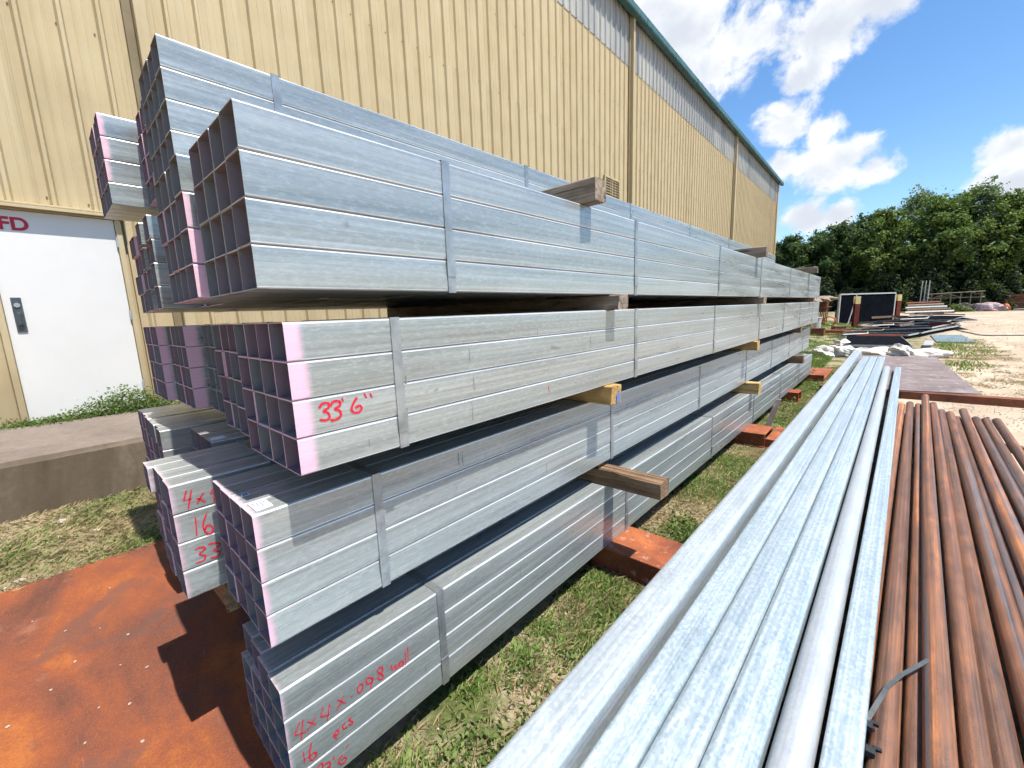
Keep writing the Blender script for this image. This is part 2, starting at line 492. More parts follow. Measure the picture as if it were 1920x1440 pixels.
m_flat('orange_plastic', 'orange', (.42, .12, .03), .5, 0, .2, 12)
m_flat('blue_plastic', 'bluefilm', (.18, .24, .26), .35, 0, .25, 6)
m_flat('pebble_stone', 'stone', (.36, .31, .25), .9, 0, .2, 20)
m_flat('pink_tarp', 'pinktarp', (.34, .25, .26), .7, 0, .5, 2.2)
m_flat('dark_bark', 'bark', (.065, .05, .038), .95, 0, .35, 6, .2)
m_flat('dry_straw', 'straw', (.44, .35, .20), .85, 0, .35, 3, .2, trans=(.4, .33, .19))
m_leaf('grass_green', 'grass', (.095, .165, .032), (.16, .25, .055), (.26, .335, .10), 2.5)
m_leaf('weed_green', 'weed', (.06, .11, .02), (.11, .17, .04), (.19, .25, .07), 2.0)
m_leaf('leaf_mid', 'leaf_a', (.058, .105, .026), (.105, .170, .042), (.18, .245, .07))
m_leaf('leaf_dark', 'leaf_b', (.032, .066, .024), (.060, .105, .036), (.105, .160, .056))
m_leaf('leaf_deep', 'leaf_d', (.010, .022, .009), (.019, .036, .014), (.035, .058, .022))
m_leaf('leaf_bright', 'leaf_e', (.08, .125, .026), (.14, .205, .044), (.22, .285, .078))
m_leaf('leaf_pale', 'leaf_c', (.10, .150, .075), (.165, .22, .115), (.26, .32, .18))

# ---------------------------------------------------------------- mesh helpers
class MB:
    def __init__(self):
        self.v = []
        self.f = []
    def add(self, vs, fs):
        o = len(self.v)
        self.v += [tuple(p) for p in vs]
        self.f += [tuple(i+o for i in f) for f in fs]
    def box(self, x0, x1, y0, y1, z0, z1):
        self.add([(x0, y0, z0), (x1, y0, z0), (x1, y1, z0), (x0, y1, z0), (x0, y0, z1), (x1, y0, z1), (x1, y1, z1), (x0, y1, z1)],
                 [(3, 2, 1, 0), (4, 5, 6, 7), (0, 1, 5, 4), (1, 2, 6, 5), (2, 3, 7, 6), (3, 0, 4, 7)])
    def bar(self, a, b, r, n=8, r2=None):
        a, b = Vector(a), Vector(b)
        d = (b-a).normalized()
        u = d.orthogonal().normalized()
        w = d.cross(u)
        r2 = r if r2 is None else r2
        vs = []
        for p, q in ((a, r), (b, r2)):
            for i in range(n):
                t = 2*math.pi*i/n
                vs.append(p + (u*math.cos(t) + w*math.sin(t))*q)
        fs = [(i, (i+1) % n, n+(i+1) % n, n+i) for i in range(n)]
        fs += [tuple(range(n-1, -1, -1)), tuple(range(n, 2*n))]
        self.add(vs, fs)
    def build(self, name, mat, parent=None, smooth=False, bevel=0.0):
        return obj(name, self.mesh(name, mat, smooth, bevel), parent)
    def mesh(self, name, mat, smooth=False, bevel=0.0):
        me = bpy.data.meshes.new(name)
        me.from_pydata(self.v, [], self.f)
        if bevel > 0:
            bm = bmesh.new()
            bm.from_mesh(me)
            bmesh.ops.bevel(bm, geom=bm.edges[:], offset=bevel, segments=1, affect='EDGES')
            bm.to_mesh(me)
            bm.free()
        me.materials.append(MAT[mat])
        if smooth:
            me.polygons.foreach_set('use_smooth', [True]*len(me.polygons))
        me.update()
        return me

def obj(name, data, parent=None, loc=(0, 0, 0), rz=0.0):
    o = bpy.data.objects.new(name, data)
    COL.objects.link(o)
    o.location = loc
    o.rotation_euler = (0, 0, rz)
    if parent:
        o.parent = parent
    return o

def tag(o, label, cat, group=None):
    o['label'] = label
    o['category'] = cat
    if group:
        o['group'] = group
    return o

def empty(name, loc=(0, 0, 0), rz=0.0):
    o = obj(name, None, None, loc, rz)
    o.empty_display_size = .2
    return o

def struct(o):
    o['kind'] = 'structure'
    return o

def np_mesh(name, verts, faces, mat):
    me = bpy.data.meshes.new(name)
    verts = np.asarray(verts, np.float32)
    faces = np.asarray(faces, np.int32)
    k = faces.shape[1]
    me.vertices.add(len(verts))
    me.vertices.foreach_set('co', verts.ravel())
    me.loops.add(faces.size)
    me.loops.foreach_set('vertex_index', faces.ravel())
    me.polygons.add(len(faces))
    me.polygons.foreach_set('loop_start', np.arange(0, faces.size, k, dtype=np.int32))
    me.polygons.foreach_set('loop_total', np.full(len(faces), k, np.int32))
    me.update()
    me.validate()
    me.materials.append(MAT[mat])
    return me

def rounded_profile(w, h, r, seg):
    pts = []
    for cx, cz, a0 in ((w/2-r, h/2-r, 0), (-w/2+r, h/2-r, 90), (-w/2+r, -h/2+r, 180), (w/2-r, -h/2+r, 270)):
        for i in range(seg+1):
            a = R(a0 + 90*i/seg)
            pts.append((cx + r*math.cos(a), cz + r*math.sin(a)))
    return pts

def tube_mesh(name, w, h, r, wall, length, mat, seg=2, y0=0.0, rings=1, round_=False, bow=0.0, crown=1.3):
    """hollow tube along +Y, both ends open"""
    if round_:
        n = 20
        out = [(w/2*math.cos(2*math.pi*i/n), w/2*math.sin(2*math.pi*i/n)) for i in range(n)]
        inn = [((w/2-wall)*math.cos(2*math.pi*i/n), (w/2-wall)*math.sin(2*math.pi*i/n)) for i in range(n)]
    else:
        out = rounded_profile(w, h, r, seg)
        inn = rounded_profile(w-2*wall, h-2*wall, max(r-wall, .001), seg)
    n = len(out)
    vs, fs = [], []
    ys = [y0 + length*i/rings for i in range(rings+1)]
    bw = [bow*math.sin(math.pi*i/rings) if rings > 1 else 0 for i in range(rings+1)]
    for prof in (out, inn):
        for y, b in zip(ys, bw):
            vs += [(x+b, y, z) for x, z in prof]
    m = rings+1
    for k in range(rings):
        for i in range(n):
            j = (i+1) % n
            a, b_ = k*n, (k+1)*n
            fs.append((a+i, b_+i, b_+j, a+j))
            a2, b2 = (m+k)*n, (m+k+1)*n
            fs.append((a2+j, b2+j, b2+i, a2+i))
    for i in range(n):
        j = (i+1) % n
        fs.append((j, i, m*n+i, m*n+j)[::-1])
        a, b_ = rings*n, (m+rings)*n
        fs.append((a+j, a+i, b_+i, b_+j))
    me = bpy.data.meshes.new(name)
    me.from_pydata(vs, [], fs)
    bm = bmesh.new()
    bm.from_mesh(me)
    bmesh.ops.recalc_face_normals(bm, faces=bm.faces[:])
    bm.to_mesh(me)
    bm.free()
    me.materials.append(MAT[mat])
    # smooth shading with sharp rims and corner-only rounding
    me.polygons.foreach_set('use_smooth', [True]*len(me.polygons))
    if round_:
        me.set_sharp_from_angle(angle=R(50))
        return me
    # flats stay flat, corner arcs shade round: radial normals at the arc points
    rad = []
    for a0 in (0, 90, 180, 270):
        for i in range(seg+1):
            a = R(a0 + crown + (90-2*crown)*i/seg)      # faces of rolled tube are a touch convex
            rad.append((math.cos(a), 0.0, math.sin(a)))
    tot = m*n
    ln = []
    for p in me.polygons:
        rim = abs(p.normal.y) > .9
        for li in p.loop_indices:
            vi = me.loops[li].vertex_index
            x, y, z = rad[vi % n]
            if rim:
                ln.append(tuple(p.normal))
            elif vi < tot:
                ln.append((x, y, z))
            else:
                ln.append((-x, -y, -z))
    me.normals_split_custom_set(ln)
    return me

# ---------------------------------------------------------------- ground
def make_ground():
    xs = [-700, -120, -30, -8, -4.75, -4.2, -3.6, -3.0, -2.4, -2.0, -1.2, 0, 2, 6, 20, 80, 300, 700]
    ys = [-700, -200, -40, -10, -2, 0, 2, 5, 10, 20, 40, 80, 200, 700]
    def hz(x):
        return 0.0 if x > -2 else min(.265, (-2-x)*.0965)
    vs = [(x, y, hz(x)) for y in ys for x in xs]
    nx = len(xs)
    fs = [(j*nx+i, j*nx+i+1, (j+1)*nx+i+1, (j+1)*nx+i) for j in range(len(ys)-1) for i in range(nx-1)]
    mb = MB()
    mb.add(vs, fs)
    struct(mb.build('ground', 'ground'))
make_ground()

def gz(x):
    return 0.0 if x > -2 else min(.265, (-2-x)*.0965)

# rusty steel sheet lying by the stack end
def make_plate():
    mb = MB()
    x0, x1, y0, y1, th = -3.62, -1.42, -2.6, 1.7, .012
    n = 8
    top, bot = [], []
    for i in range(n+1):
        x = x0 + (x1-x0)*i/n
        z = gz(x) + .010
        for y in (y0, y1):
            top.append((x, y, z+th))
            bot.append((x, y, z))
    fs = []
    m = len(top)
    for i in range(n):
        a = 2*i
        fs += [(a, a+2, a+3, a+1), (m+a+1, m+a+3, m+a+2, m+a), (a, m+a, m+a+2, a+2), (a+1, a+3, m+a+3, m+a+1)]
    fs += [(0, 1, m+1, m), (2*n+1, 2*n, m+2*n, m+2*n+1)]
    mb.add(top+bot, fs)
    tag(mb.build('steel_sheet', 'plate'), 'big rusty orange steel sheet lying flat on the ground left of the stack', 'steel sheet')
    # pebbles scattered on it
    rng = random.Random(4)
    pts = [(-2.9, -.02), (-2.55, .02), (-2.72, -.12), (-2.28, .02), (-2.35, -.07), (-2.6, -.2), (-2.5, -.32), (-3.0, -.14), (-2.2, -.12), (-3.25, .05), (-2.05, .03), (-3.2, -.25), (-2.45, .1), (-2.75, .07)]
    me = None
    for i, (x, y) in enumerate(pts):
        if me is None:
            bm = bmesh.new()
            bmesh.ops.create_icosphere(bm, subdivisions=1, radius=.0055)
            for v in bm.verts:
                v.co *= rng.uniform(.75, 1.2)
                v.co.z *= .6
            me = bpy.data.meshes.new('pebble')
            bm.to_mesh(me)
            bm.free()
            me.materials.append(MAT['stone'])
        s = rng.uniform(.5, 1.25)
        o = obj('pebble', me, None, (x, y, gz(x)+.024), rng.uniform(0, 6))
        o.scale = (s, s*1.4, s)
        tag(o, 'tiny pale pebble lying on the rusty steel sheet', 'pebble', 'pebbles on the rusty sheet')
make_plate()

# concrete ledge along the building
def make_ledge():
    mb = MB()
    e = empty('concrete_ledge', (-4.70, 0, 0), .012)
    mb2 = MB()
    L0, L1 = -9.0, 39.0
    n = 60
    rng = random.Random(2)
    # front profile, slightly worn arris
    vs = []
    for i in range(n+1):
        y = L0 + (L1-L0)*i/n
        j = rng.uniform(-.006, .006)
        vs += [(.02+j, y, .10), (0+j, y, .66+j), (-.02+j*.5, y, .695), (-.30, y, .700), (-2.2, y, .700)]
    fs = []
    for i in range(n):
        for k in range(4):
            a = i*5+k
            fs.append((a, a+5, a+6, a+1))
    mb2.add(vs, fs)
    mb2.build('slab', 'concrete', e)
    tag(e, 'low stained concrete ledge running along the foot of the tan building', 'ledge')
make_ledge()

def chunk(loc, size, label, seed):
    rng = random.Random(seed)
    bm = bmesh.new()
    bmesh.ops.create_icosphere(bm, subdivisions=2, radius=1)
    for v in bm.verts:
        v.co *= rng.uniform(.8, 1.15)
        v.co.z *= .55
    me = bpy.data.meshes.new('stone')
    bm.to_mesh(me)
    bm.free()
    me.materials.append(MAT['stone'])
    o = obj('stone', me, None, loc, rng.uniform(0, 6))
    o.scale = size
    tag(o, label, 'stone', 'stones in the dry grass')
chunk((-4.42, -.10, .235), (.05, .035, .04), 'pale stone near the ledge in the dry grass', 1)
chunk((-3.72, -.30, .172), (.030, .022, .025), 'small white stone at the edge of the rusty sheet', 2)
chunk((-4.12, .06, .208), (.028, .02, .02), 'pale stone in the middle of the dry grass strip', 3)
# ---------------------------------------------------------------- building
def panel_mesh(name, z0, z1, mat, w=.9144, depth=.044):
    """ribbed wall sheet: three major ribs, minor swages, along +Y, facing +X"""
    prof = [(0, 0)]
    p = w/3
    for k in range(3):
        c = k*p + p/2
        a = k*p
        prof += [(a+.028, 0), (a+.034, .004), (a+.046, .004), (a+.052, 0)]
        prof += [(c-.032, 0), (c-.014, depth), (c+.014, depth), (c+.032, 0)]
        prof += [(a+p-.052, 0), (a+p-.046, .004), (a+p-.034, .004), (a+p-.028, 0)]
    prof.append((w, 0))
    vs = [(x, y, z0) for y, x in prof] + [(x, y, z1) for y, x in prof]
    n = len(prof)
    fs = [(i, i+1, n+i+1, n+i) for i in range(n-1)]
    # sheet thickness: a return at the two side edges
    mb = MB()
    mb.add(vs, fs)
    return mb.mesh(name, mat)

def text_mesh(name, s, size, mat, extrude=.001):
    cu = bpy.data.curves.new(name, 'FONT')
    cu.body = s
    cu.size = size
    cu.extrude = extrude
    cu.offset = size*.032
    tmp = bpy.data.objects.new(name, cu)
    COL.objects.link(tmp)
    dg = bpy.context.evaluated_depsgraph_get()
    me = bpy.data.meshes.new_from_object(tmp.evaluated_get(dg))
    bpy.data.objects.remove(tmp)
    me.materials.clear()
    me.materials.append(MAT[mat])
    return me

def make_building():
    b = empty('metal_building', (-6.5, 0, 0), .020)
    tag(b, 'long tan ribbed metal warehouse wall with teal eave', 'building')
    base, zt, ze = .70, 1.63+7.42, 1.63+8.95
    W = .9144
    # solid body behind the sheets
    mb = MB()
    mb.box(-30, -.03, -8.6, 38.6, .0, ze)
    mb.build('wall_core', 'wall', b)
    low = panel_mesh('wall_panel', base, zt, 'wall')
    hi = panel_mesh('translucent_panel', zt-.04, ze, 'transl')
    head = panel_mesh('wall_panel_short', 1.63+1.21, zt, 'wall')
    ss = [1.352 + W*i for i in range(41)]
    ss += [1.055 - W*(i+1) for i in range(10)]
    for s in ss:
        if -.35 < s < .75 or -.35 < s+W < .75 and s < .75:
            if s+W > .80:
                # sheet right of the door
                o = obj('wall_panel', head, b, (0, s, 0))
            else:
                o = obj('wall_panel', head, b, (0, s, 0))
        else:
            obj('wall_panel', low, b, (0, s, 0))
        obj('translucent_panel', hi, b, (.012, s, 0))
    # plain flashing where sheets are cut at the door jambs and pilaster
    mb = MB()
    mb.box(-.025, .012, .80, 1.36, base, 1.63+1.21)
    mb.box(-.025, .010, -.85, -.27, base, 1.63+1.21)
    mb.box(-.025, .008, 1.05, 1.36, 1.63+1.21, ze)
    mb.build('flashing', 'wall', b)
    # a rib each side of the door
    for yc in (.9026, -.58):
        mb = MB()
        mb.add([(.012, yc-.036, base), (.048, yc-.009, base), (.048, yc+.009, base), (.012, yc+.036, base),
                (.012, yc-.036, 2.84), (.048, yc-.009, 2.84), (.048, yc+.009, 2.84), (.012, yc+.036, 2.84)],
               [(0, 1, 5, 4), (1, 2, 6, 5), (2, 3, 7, 6)])
        mb.build('rib', 'wall', b)
    # pilasters
    for s in (1.10, 13.35, 25.85):
        mb = MB()
        mb.box(-.02, .150, s+.085, s+.20, base, ze-.12)
        pl = mb.build('pilaster', 'wall', b, bevel=.006)
        mb = MB()
        mb.box(-.02, .048, s, s+.083, base, ze-.12)
        mb.build('shade_strip', 'brown', pl, bevel=.004)  # dark strip: shade left of the pilaster put into the colour
    mb = MB()
    mb.box(-.25, .09, 38.35, 38.62, base, ze-.12)
    mb.build('corner_trim', 'wall', b, bevel=.01)
    # roof with teal gutter
    mb = MB()
    mb.add([(.30, -8.9, ze-.03), (.30, 38.9, ze-.03), (-15, 38.9, ze+1.5), (-15, -8.9, ze+1.5), (-30.3, 38.9, ze-.03), (-30.3, -8.9, ze-.03),
            (.30, -8.9, ze-.12), (.30, 38.9, ze-.12), (-30.3, 38.9, ze-.12), (-30.3, -8.9, ze-.12)],
           [(0, 1, 2, 3), (3, 2, 4, 5), (1, 7, 8, 4, 2), (0, 3, 5, 9, 6), (6, 9, 8, 7), (0, 6, 7, 1), (4, 8, 9, 5)])
    rf = mb.build('roof', 'teal', b)
    mb = MB()
    zg = 1.63+8.70
    mb.box(.13, .300, -8.95, 38.95, zg, zg+.030)
    mb.box(.285, .310, -8.95, 38.95, zg+.030, zg+.195)
    mb.box(.120, .135, -8.95, 38.95, zg+.030, zg+.16)
    for i in range(20):
        y = -8.0 + i*2.45
        mb.box(.296, .318, y, y+.05, zg-.006, zg+.20)
    mb.build('gutter', 'teal', rf)
    # screws
    mb = MB()
    rng = random.Random(5)
    for zz in (1.63+1.32, 1.63+1.50, 1.63+3.05, 1.63+4.6, 1.63+6.1):
        for s in ss:
            for k in range(3):
                if rng.random() < .82:
                    yy = s + .1 + W/3*k + rng.uniform(-.012, .012)
                    z = zz + rng.uniform(-.03, .03)
                    mb.box(.001, .009, yy, yy+.013, z, z+.013)
    o = mb.build('fasteners', 'screw', b)
    o['kind'] = 'stuff'
    # door
    y0, y1, z0, z1 = -.205, .715, .72, 1.63+1.165
    mb = MB()
    mb.box(-.02, .030, y0, y1, z0, z1)
    d = mb.build('door', 'white', b, bevel=.003)
    mb = MB()
    mb.box(-.02, .055, y0-.055, y0-.004, z0, z1)
    mb.box(-.02, .055, y1+.004, y1+.055, z0, z1)
    mb.box(-.02, .050, y0-.055, y1+.055, z1+.004, z1+.045)
    mb.build('door_frame', 'wall', d, bevel=.004)
    mb = MB()
    mb.box(-.02, .130, y0-.10, y1+.10, z1+.047, z1+.066)
    mb.box(.115, .130, y0-.10, y1+.10, z1+.015, z1+.046)
    mb.build('drip_cap', 'wall', d, bevel=.003)
    mb = MB()
    hy, hz_ = -.115, 1.63+.16
    mb.box(.031, .042, hy-.035, hy+.035, hz_-.17, hz_+.17)
    mb.bar((.05, hy, hz_-.10), (.05, hy, hz_+.02), .022, 10)
    hp = mb.build('door_handle', 'handle', d, bevel=.004)
    mb = MB()
    mb.bar((.042, hy, hz_+.095), (.052, hy, hz_+.095), .022, 14)
    mb.build('lock_cylinder', 'steel', d)
    for hzv in (1.63+.93, 1.63+.14, 1.63-.66):
        mb = MB()
        mb.bar((.048, y1+.002, hzv-.055), (.048, y1+.002, hzv+.055), .011, 8)
        mb.build('hinge', 'steel', d)
    tm = text_mesh('lettering', 'NFD', .168, 'signred')
    t = obj('lettering', tm, d)
    t.rotation_euler = (R(90), 0, R(90))
    t.location = (.032, -.255, z1-.185)
    # louvre vents
    for (s0, s1, za, zb, n) in ((11.75, 12.72, 1.63+3.22, 1.63+3.92, 8), (34.6, 35.1, 1.63+1.6, 1.63+2.1, 4)):
        v = obj('louvre_vent', MB().mesh('louvre_vent', 'wall'), b)
        mb = MB()
        mb.box(.02, .075, s0, s0+.05, za, zb)
        mb.box(.02, .075, s1-.05, s1, za, zb)
        mb.box(.02, .073, s0+.05, s1-.05, zb-.05, zb)
        mb.box(.02, .073, s0+.05, s1-.05, za, za+.05)
        mb.box(.02, .070, (s0+s1)/2-.015, (s0+s1)/2+.015, za+.05, zb-.05)
        v.data = mb.mesh('louvre_vent', 'wall')
        sl = MB()
        hh = (zb-za-.1)/n
        sl.add([(.022, 0, hh*.95), (.066, 0, hh*.25), (.066, s1-s0-.1, hh*.25), (.022, s1-s0-.1, hh*.95), (.022, 0, hh*.88), (.066, 0, hh*.18), (.066, s1-s0-.1, hh*.18), (.022, s1-s0-.1, hh*.88)],
               [(0, 1, 2, 3), (7, 6, 5, 4), (1, 5, 6, 2), (0, 4, 5, 1), (3, 2, 6, 7)])
        sm = sl.mesh('louvre_slat', 'wall')
        for k in range(n):
            obj('louvre_slat', sm, v, (0, s0+.05, za+.05+hh*k))
        bk = MB()
        bk.box(-.02, .034, s0+.02, s1-.02, za+.02, zb-.02)
        bk.build('backing', 'screw', v)
make_building()

# ---------------------------------------------------------------- tube bundles
TW = .1016
LEN = 10.21
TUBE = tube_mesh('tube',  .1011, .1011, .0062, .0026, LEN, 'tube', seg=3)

def strap_mesh():
    mb = MB()
    a, t, w = .2032, .0016, .016
    g = .0012
    o, i = a+g+t, a+g
    z1 = 4*TW
    for sgn in (1, -1):
        x0, x1 = (i, o) if sgn > 0 else (-o, -i)
        mb.box(x0, x1, -w, w, -g-t, z1+g+t)
    mb.box(-i, i, -w*.98, w*.98, z1+g, z1+g+t)
    mb.box(-i, i, -w*.98, w*.98, -g-t, -g)
    mb.box(o, o+.003, -w*1.12, w*1.12, .05, .115)      # crimped seal
    return mb.mesh('strap', 'strap')
STRAP = strap_mesh()

def catmull(p, k=5):
    if len(p) < 3:
        return p
    q = [p[0]] + list(p) + [p[-1]]
    out = []
    for i in range(1, len(q)-2):
        a, b, c, d = (np.array(q[j]) for j in (i-1, i, i+1, i+2))
        for s in range(k):
            t = s/k
            out.append(tuple(.5*((2*b)+(-a+c)*t+(2*a-5*b+4*c-d)*t*t+(-a+3*b-3*c+d)*t**3)))
    out.append(tuple(p[-1]))
    return out

def writing(strokes, counts, parent, w=.0030, sx=.2032, ztop=4*TW, seed=0):
    """red marker characters on the +X face; strokes are (along, down) in metres, counts = strokes per character"""
    rng = random.Random(seed)
    it = iter(strokes)
    for c in counts:
        mb = MB()
        for _ in range(c):
            s = next(it)
            p = catmull(s) if len(s) > 3 else s
            p = [np.array(q, float) for q in p]
            side = []
            for i in range(len(p)):
                d = p[min(i+1, len(p)-1)]-p[max(i-1, 0)]
                d = d/max(np.linalg.norm(d), 1e-6)
                nrm = np.array((-d[1], d[0]))
                wa = w*rng.uniform(.8, 1.15)*(.75 if i in (0, len(p)-1) else 1)
                side.append((p[i]+nrm*wa, p[i]-nrm*wa))
            x = sx + .0012
            vs = [(x, q[0], ztop+q[1]) for ab in side for q in ab]
            mb.add(vs, [(2*i, 2*i+1, 2*i+3, 2*i+2) for i in range(len(p)-1)])
        mb.build('written_character', 'red', parent)

def bundle(xr, yn, zt, label, straps, pink, yaw=0.0, seed=0, jit=.012, group=None, offs=None, mist=.8):
    b = empty('tube_bundle', (xr-.2032, yn, zt+EYE-4*TW), -yaw)
    tag(b, label, 'tube bundle', group)
    rng = random.Random(seed)
    for j in range(4):
        for i in range(4):
            dy = rng.uniform(0, jit)
            if offs and (i, j) in offs:
                dy = offs[(i, j)]
            if i == 3:
                dy *= .25
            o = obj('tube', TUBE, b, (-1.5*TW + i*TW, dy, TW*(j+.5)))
            o['pink'] = float(pink[j] if isinstance(pink, tuple) else pink) * rng.uniform(.8, 1.2)
            o['mist'] = mist * (rng.uniform(.4, 1.0) if rng.random() < .65 else .05)
    for s in straps:
        obj('strap', STRAP, b, (0, s, 0))
    return b

S_D = (.59, 1.96, 3.53, 5.05, 6.85, 8.65)
S_C = (.32, 1.96, 3.46, 5.11, 6.53, 7.88, 9.3)
S_B = (.37, 1.97, 3.58, 5.20, 6.60, 7.97, 9.4)
S_A = (.58, 2.12, 3.87, 5.47, 7.08, 8.73)
S_E = (.38, 1.98, 3.55, 5.15, 6.8, 8.5)

# top tier
bundle(-1.1065, .3506, .4836, 'bluish square tube bundle, front one right under the overhanging timber on top', S_D, 0, -.0037, 1, .004, mist=.45)
bundle(-1.556, .331, .4836, 'tube bundle with pink painted edge just left of the front bluish bundle', S_E, (.95, .95, .3, 0), 0, 2, .01, mist=.35)
bundle(-1.985, .50, .4836, 'tube bundle set back between two others under the topmost bundle', S_D, .2, 0, 3, .02, mist=.4)
bundle(-2.465, .382, .4836, 'tube bundle with one pale sunlit corner left of the set back bundle', S_D, 0, 0, 4, .03, offs={(0, 3): .05, (1, 3): .0})
bundle(-2.89, .41, .4836, 'leftmost tube bundle of the tier above the yellow wall gap', S_E, .8, 0, 5, .02)
# bundles on top of that
bundle(-1.965, .414, .992, 'highest tube bundle at the top of the stack with dark open ends', S_E, 0, 0, 6, .006, mist=.15)
bundle(-2.385, .45, .992, 'tube bundle with pink ends hidden behind the highest one', S_D, 1.0, 0, 7, .01)
bundle(-2.837, .322, .992, 'pink edged tube bundle jutting out by itself at upper left before the wall', S_E, (0, .3, .55, .5), 0, 8, .006)
# second tier
c1 = bundle(-1.1335, .4058, -.002, 'silver tube bundle with broad pink edge and red writing 33 feet 6 inches', S_C, 1.05, -.0005, 9, .004)
bundle(-1.60, .45, -.002, 'pink ended tube bundle directly left of the one marked 33 feet 6 inches', S_B, 1.0, 0, 10, .012)
bundle(-2.035, .505, -.002, 'tube bundle with dark unpainted ends in the middle of its tier', S_D, 0, 0, 11, .012, mist=0)
bundle(-2.496, .451, -.002, 'tube bundle showing a pink side between dark ends and the leftmost pink bundle', S_E, 1.6, 0, 12, .004)
bundle(-2.918, .412, -.002, 'leftmost tube bundle of the tier just below the yellow wall gap', S_C, 1.0, 0, 13, .006)
# third tier
b1 = bundle(-1.2399, .3055, -.5137, 'tube bundle with white paper label on its sunlit top corner', S_B, .28, -.0009, 14, .004)
b2 = bundle(-1.70, .20, -.5137, 'tube bundle jutting out with red numbers 4x, 16 and 33', S_C, .12, 0, 15, .008, offs={(0, 3): -.012})
b3 = bundle(-2.20, .43, -.5137, 'set back tube bundle with a small label behind the one marked 16', S_D, 0, 0, 16, .006)
bundle(-2.66, .32, -.5137, 'grey tube bundle with pale worn top rim in the third tier', S_E, 0, 0, 17, .02)
bundle(-3.09, .33, -.5137, 'leftmost tube bundle of the third tier before the concrete ledge', S_C, .1, 0, 18, .012)
# bottom tier
a1 = bundle(-1.2257, .3064, -1.055, 'lowest front tube bundle lettered 4x4x.098 wall in red', S_A, .02, .005, 19, .004,
            offs={(0, 3): .018, (1, 3): .014})
for k, xr in enumerate((-1.67, -2.11, -2.56, -3.0)):
    bundle(xr, .46+.05*k, -1.055, 'tube bundle in the dark at the back of the bottom tier', S_D, .3, 0, 30+k, .01, group='bundles hidden in the bottom tier')

W_C = [[(0.065, -0.233), (0.075, -0.222), (0.091, -0.223), (0.091, -0.235), (0.076, -0.243), (0.088, -0.25), (0.091, -0.263), (0.08, -0.269), (0.063, -0.264)], [(0.097, -0.233), (0.105, -0.222), (0.122, -0.223), (0.124, -0.235), (0.108, -0.243), (0.121, -0.25), (0.123, -0.265), (0.108, -0.273), (0.092, -0.272)], [(0.131, -0.216), (0.134, -0.226)], [(0.176, -0.222), (0.163, -0.237), (0.156, -0.253), (0.161, -0.263), (0.176, -0.266), (0.187, -0.257), (0.182, -0.247), (0.167, -0.251)], [(0.199, -0.213), (0.205, -0.228)], [(0.217, -0.216), (0.223, -0.231)],
       [(1.088, -0.331), (1.095, -0.355)]]
W_B = [[(0.045, -0.028), (0.034, -0.06), (0.056, -0.061)], [(0.059, -0.031), (0.05, -0.061), (0.042, -0.092)], [(0.068, -0.064), (0.079, -0.071), (0.091, -0.086)], [(0.09, -0.052), (0.078, -0.067), (0.067, -0.084)], [(0.117, -0.046), (0.108, -0.061), (0.121, -0.063)], [(0.122, -0.046), (0.115, -0.092)], [(0.057, -0.129), (0.052, -0.193)], [(0.089, -0.126), (0.077, -0.151), (0.073, -0.171), (0.078, -0.191), (0.089, -0.201), (0.099, -0.191), (0.095, -0.174), (0.084, -0.17), (0.076, -0.183)], [(0.04, -0.24), (0.057, -0.238), (0.069, -0.248), (0.051, -0.261), (0.066, -0.275), (0.058, -0.289), (0.037, -0.288)], [(0.079, -0.238), (0.096, -0.24), (0.113, -0.252), (0.091, -0.265), (0.108, -0.279), (0.1, -0.292), (0.079, -0.289)]]
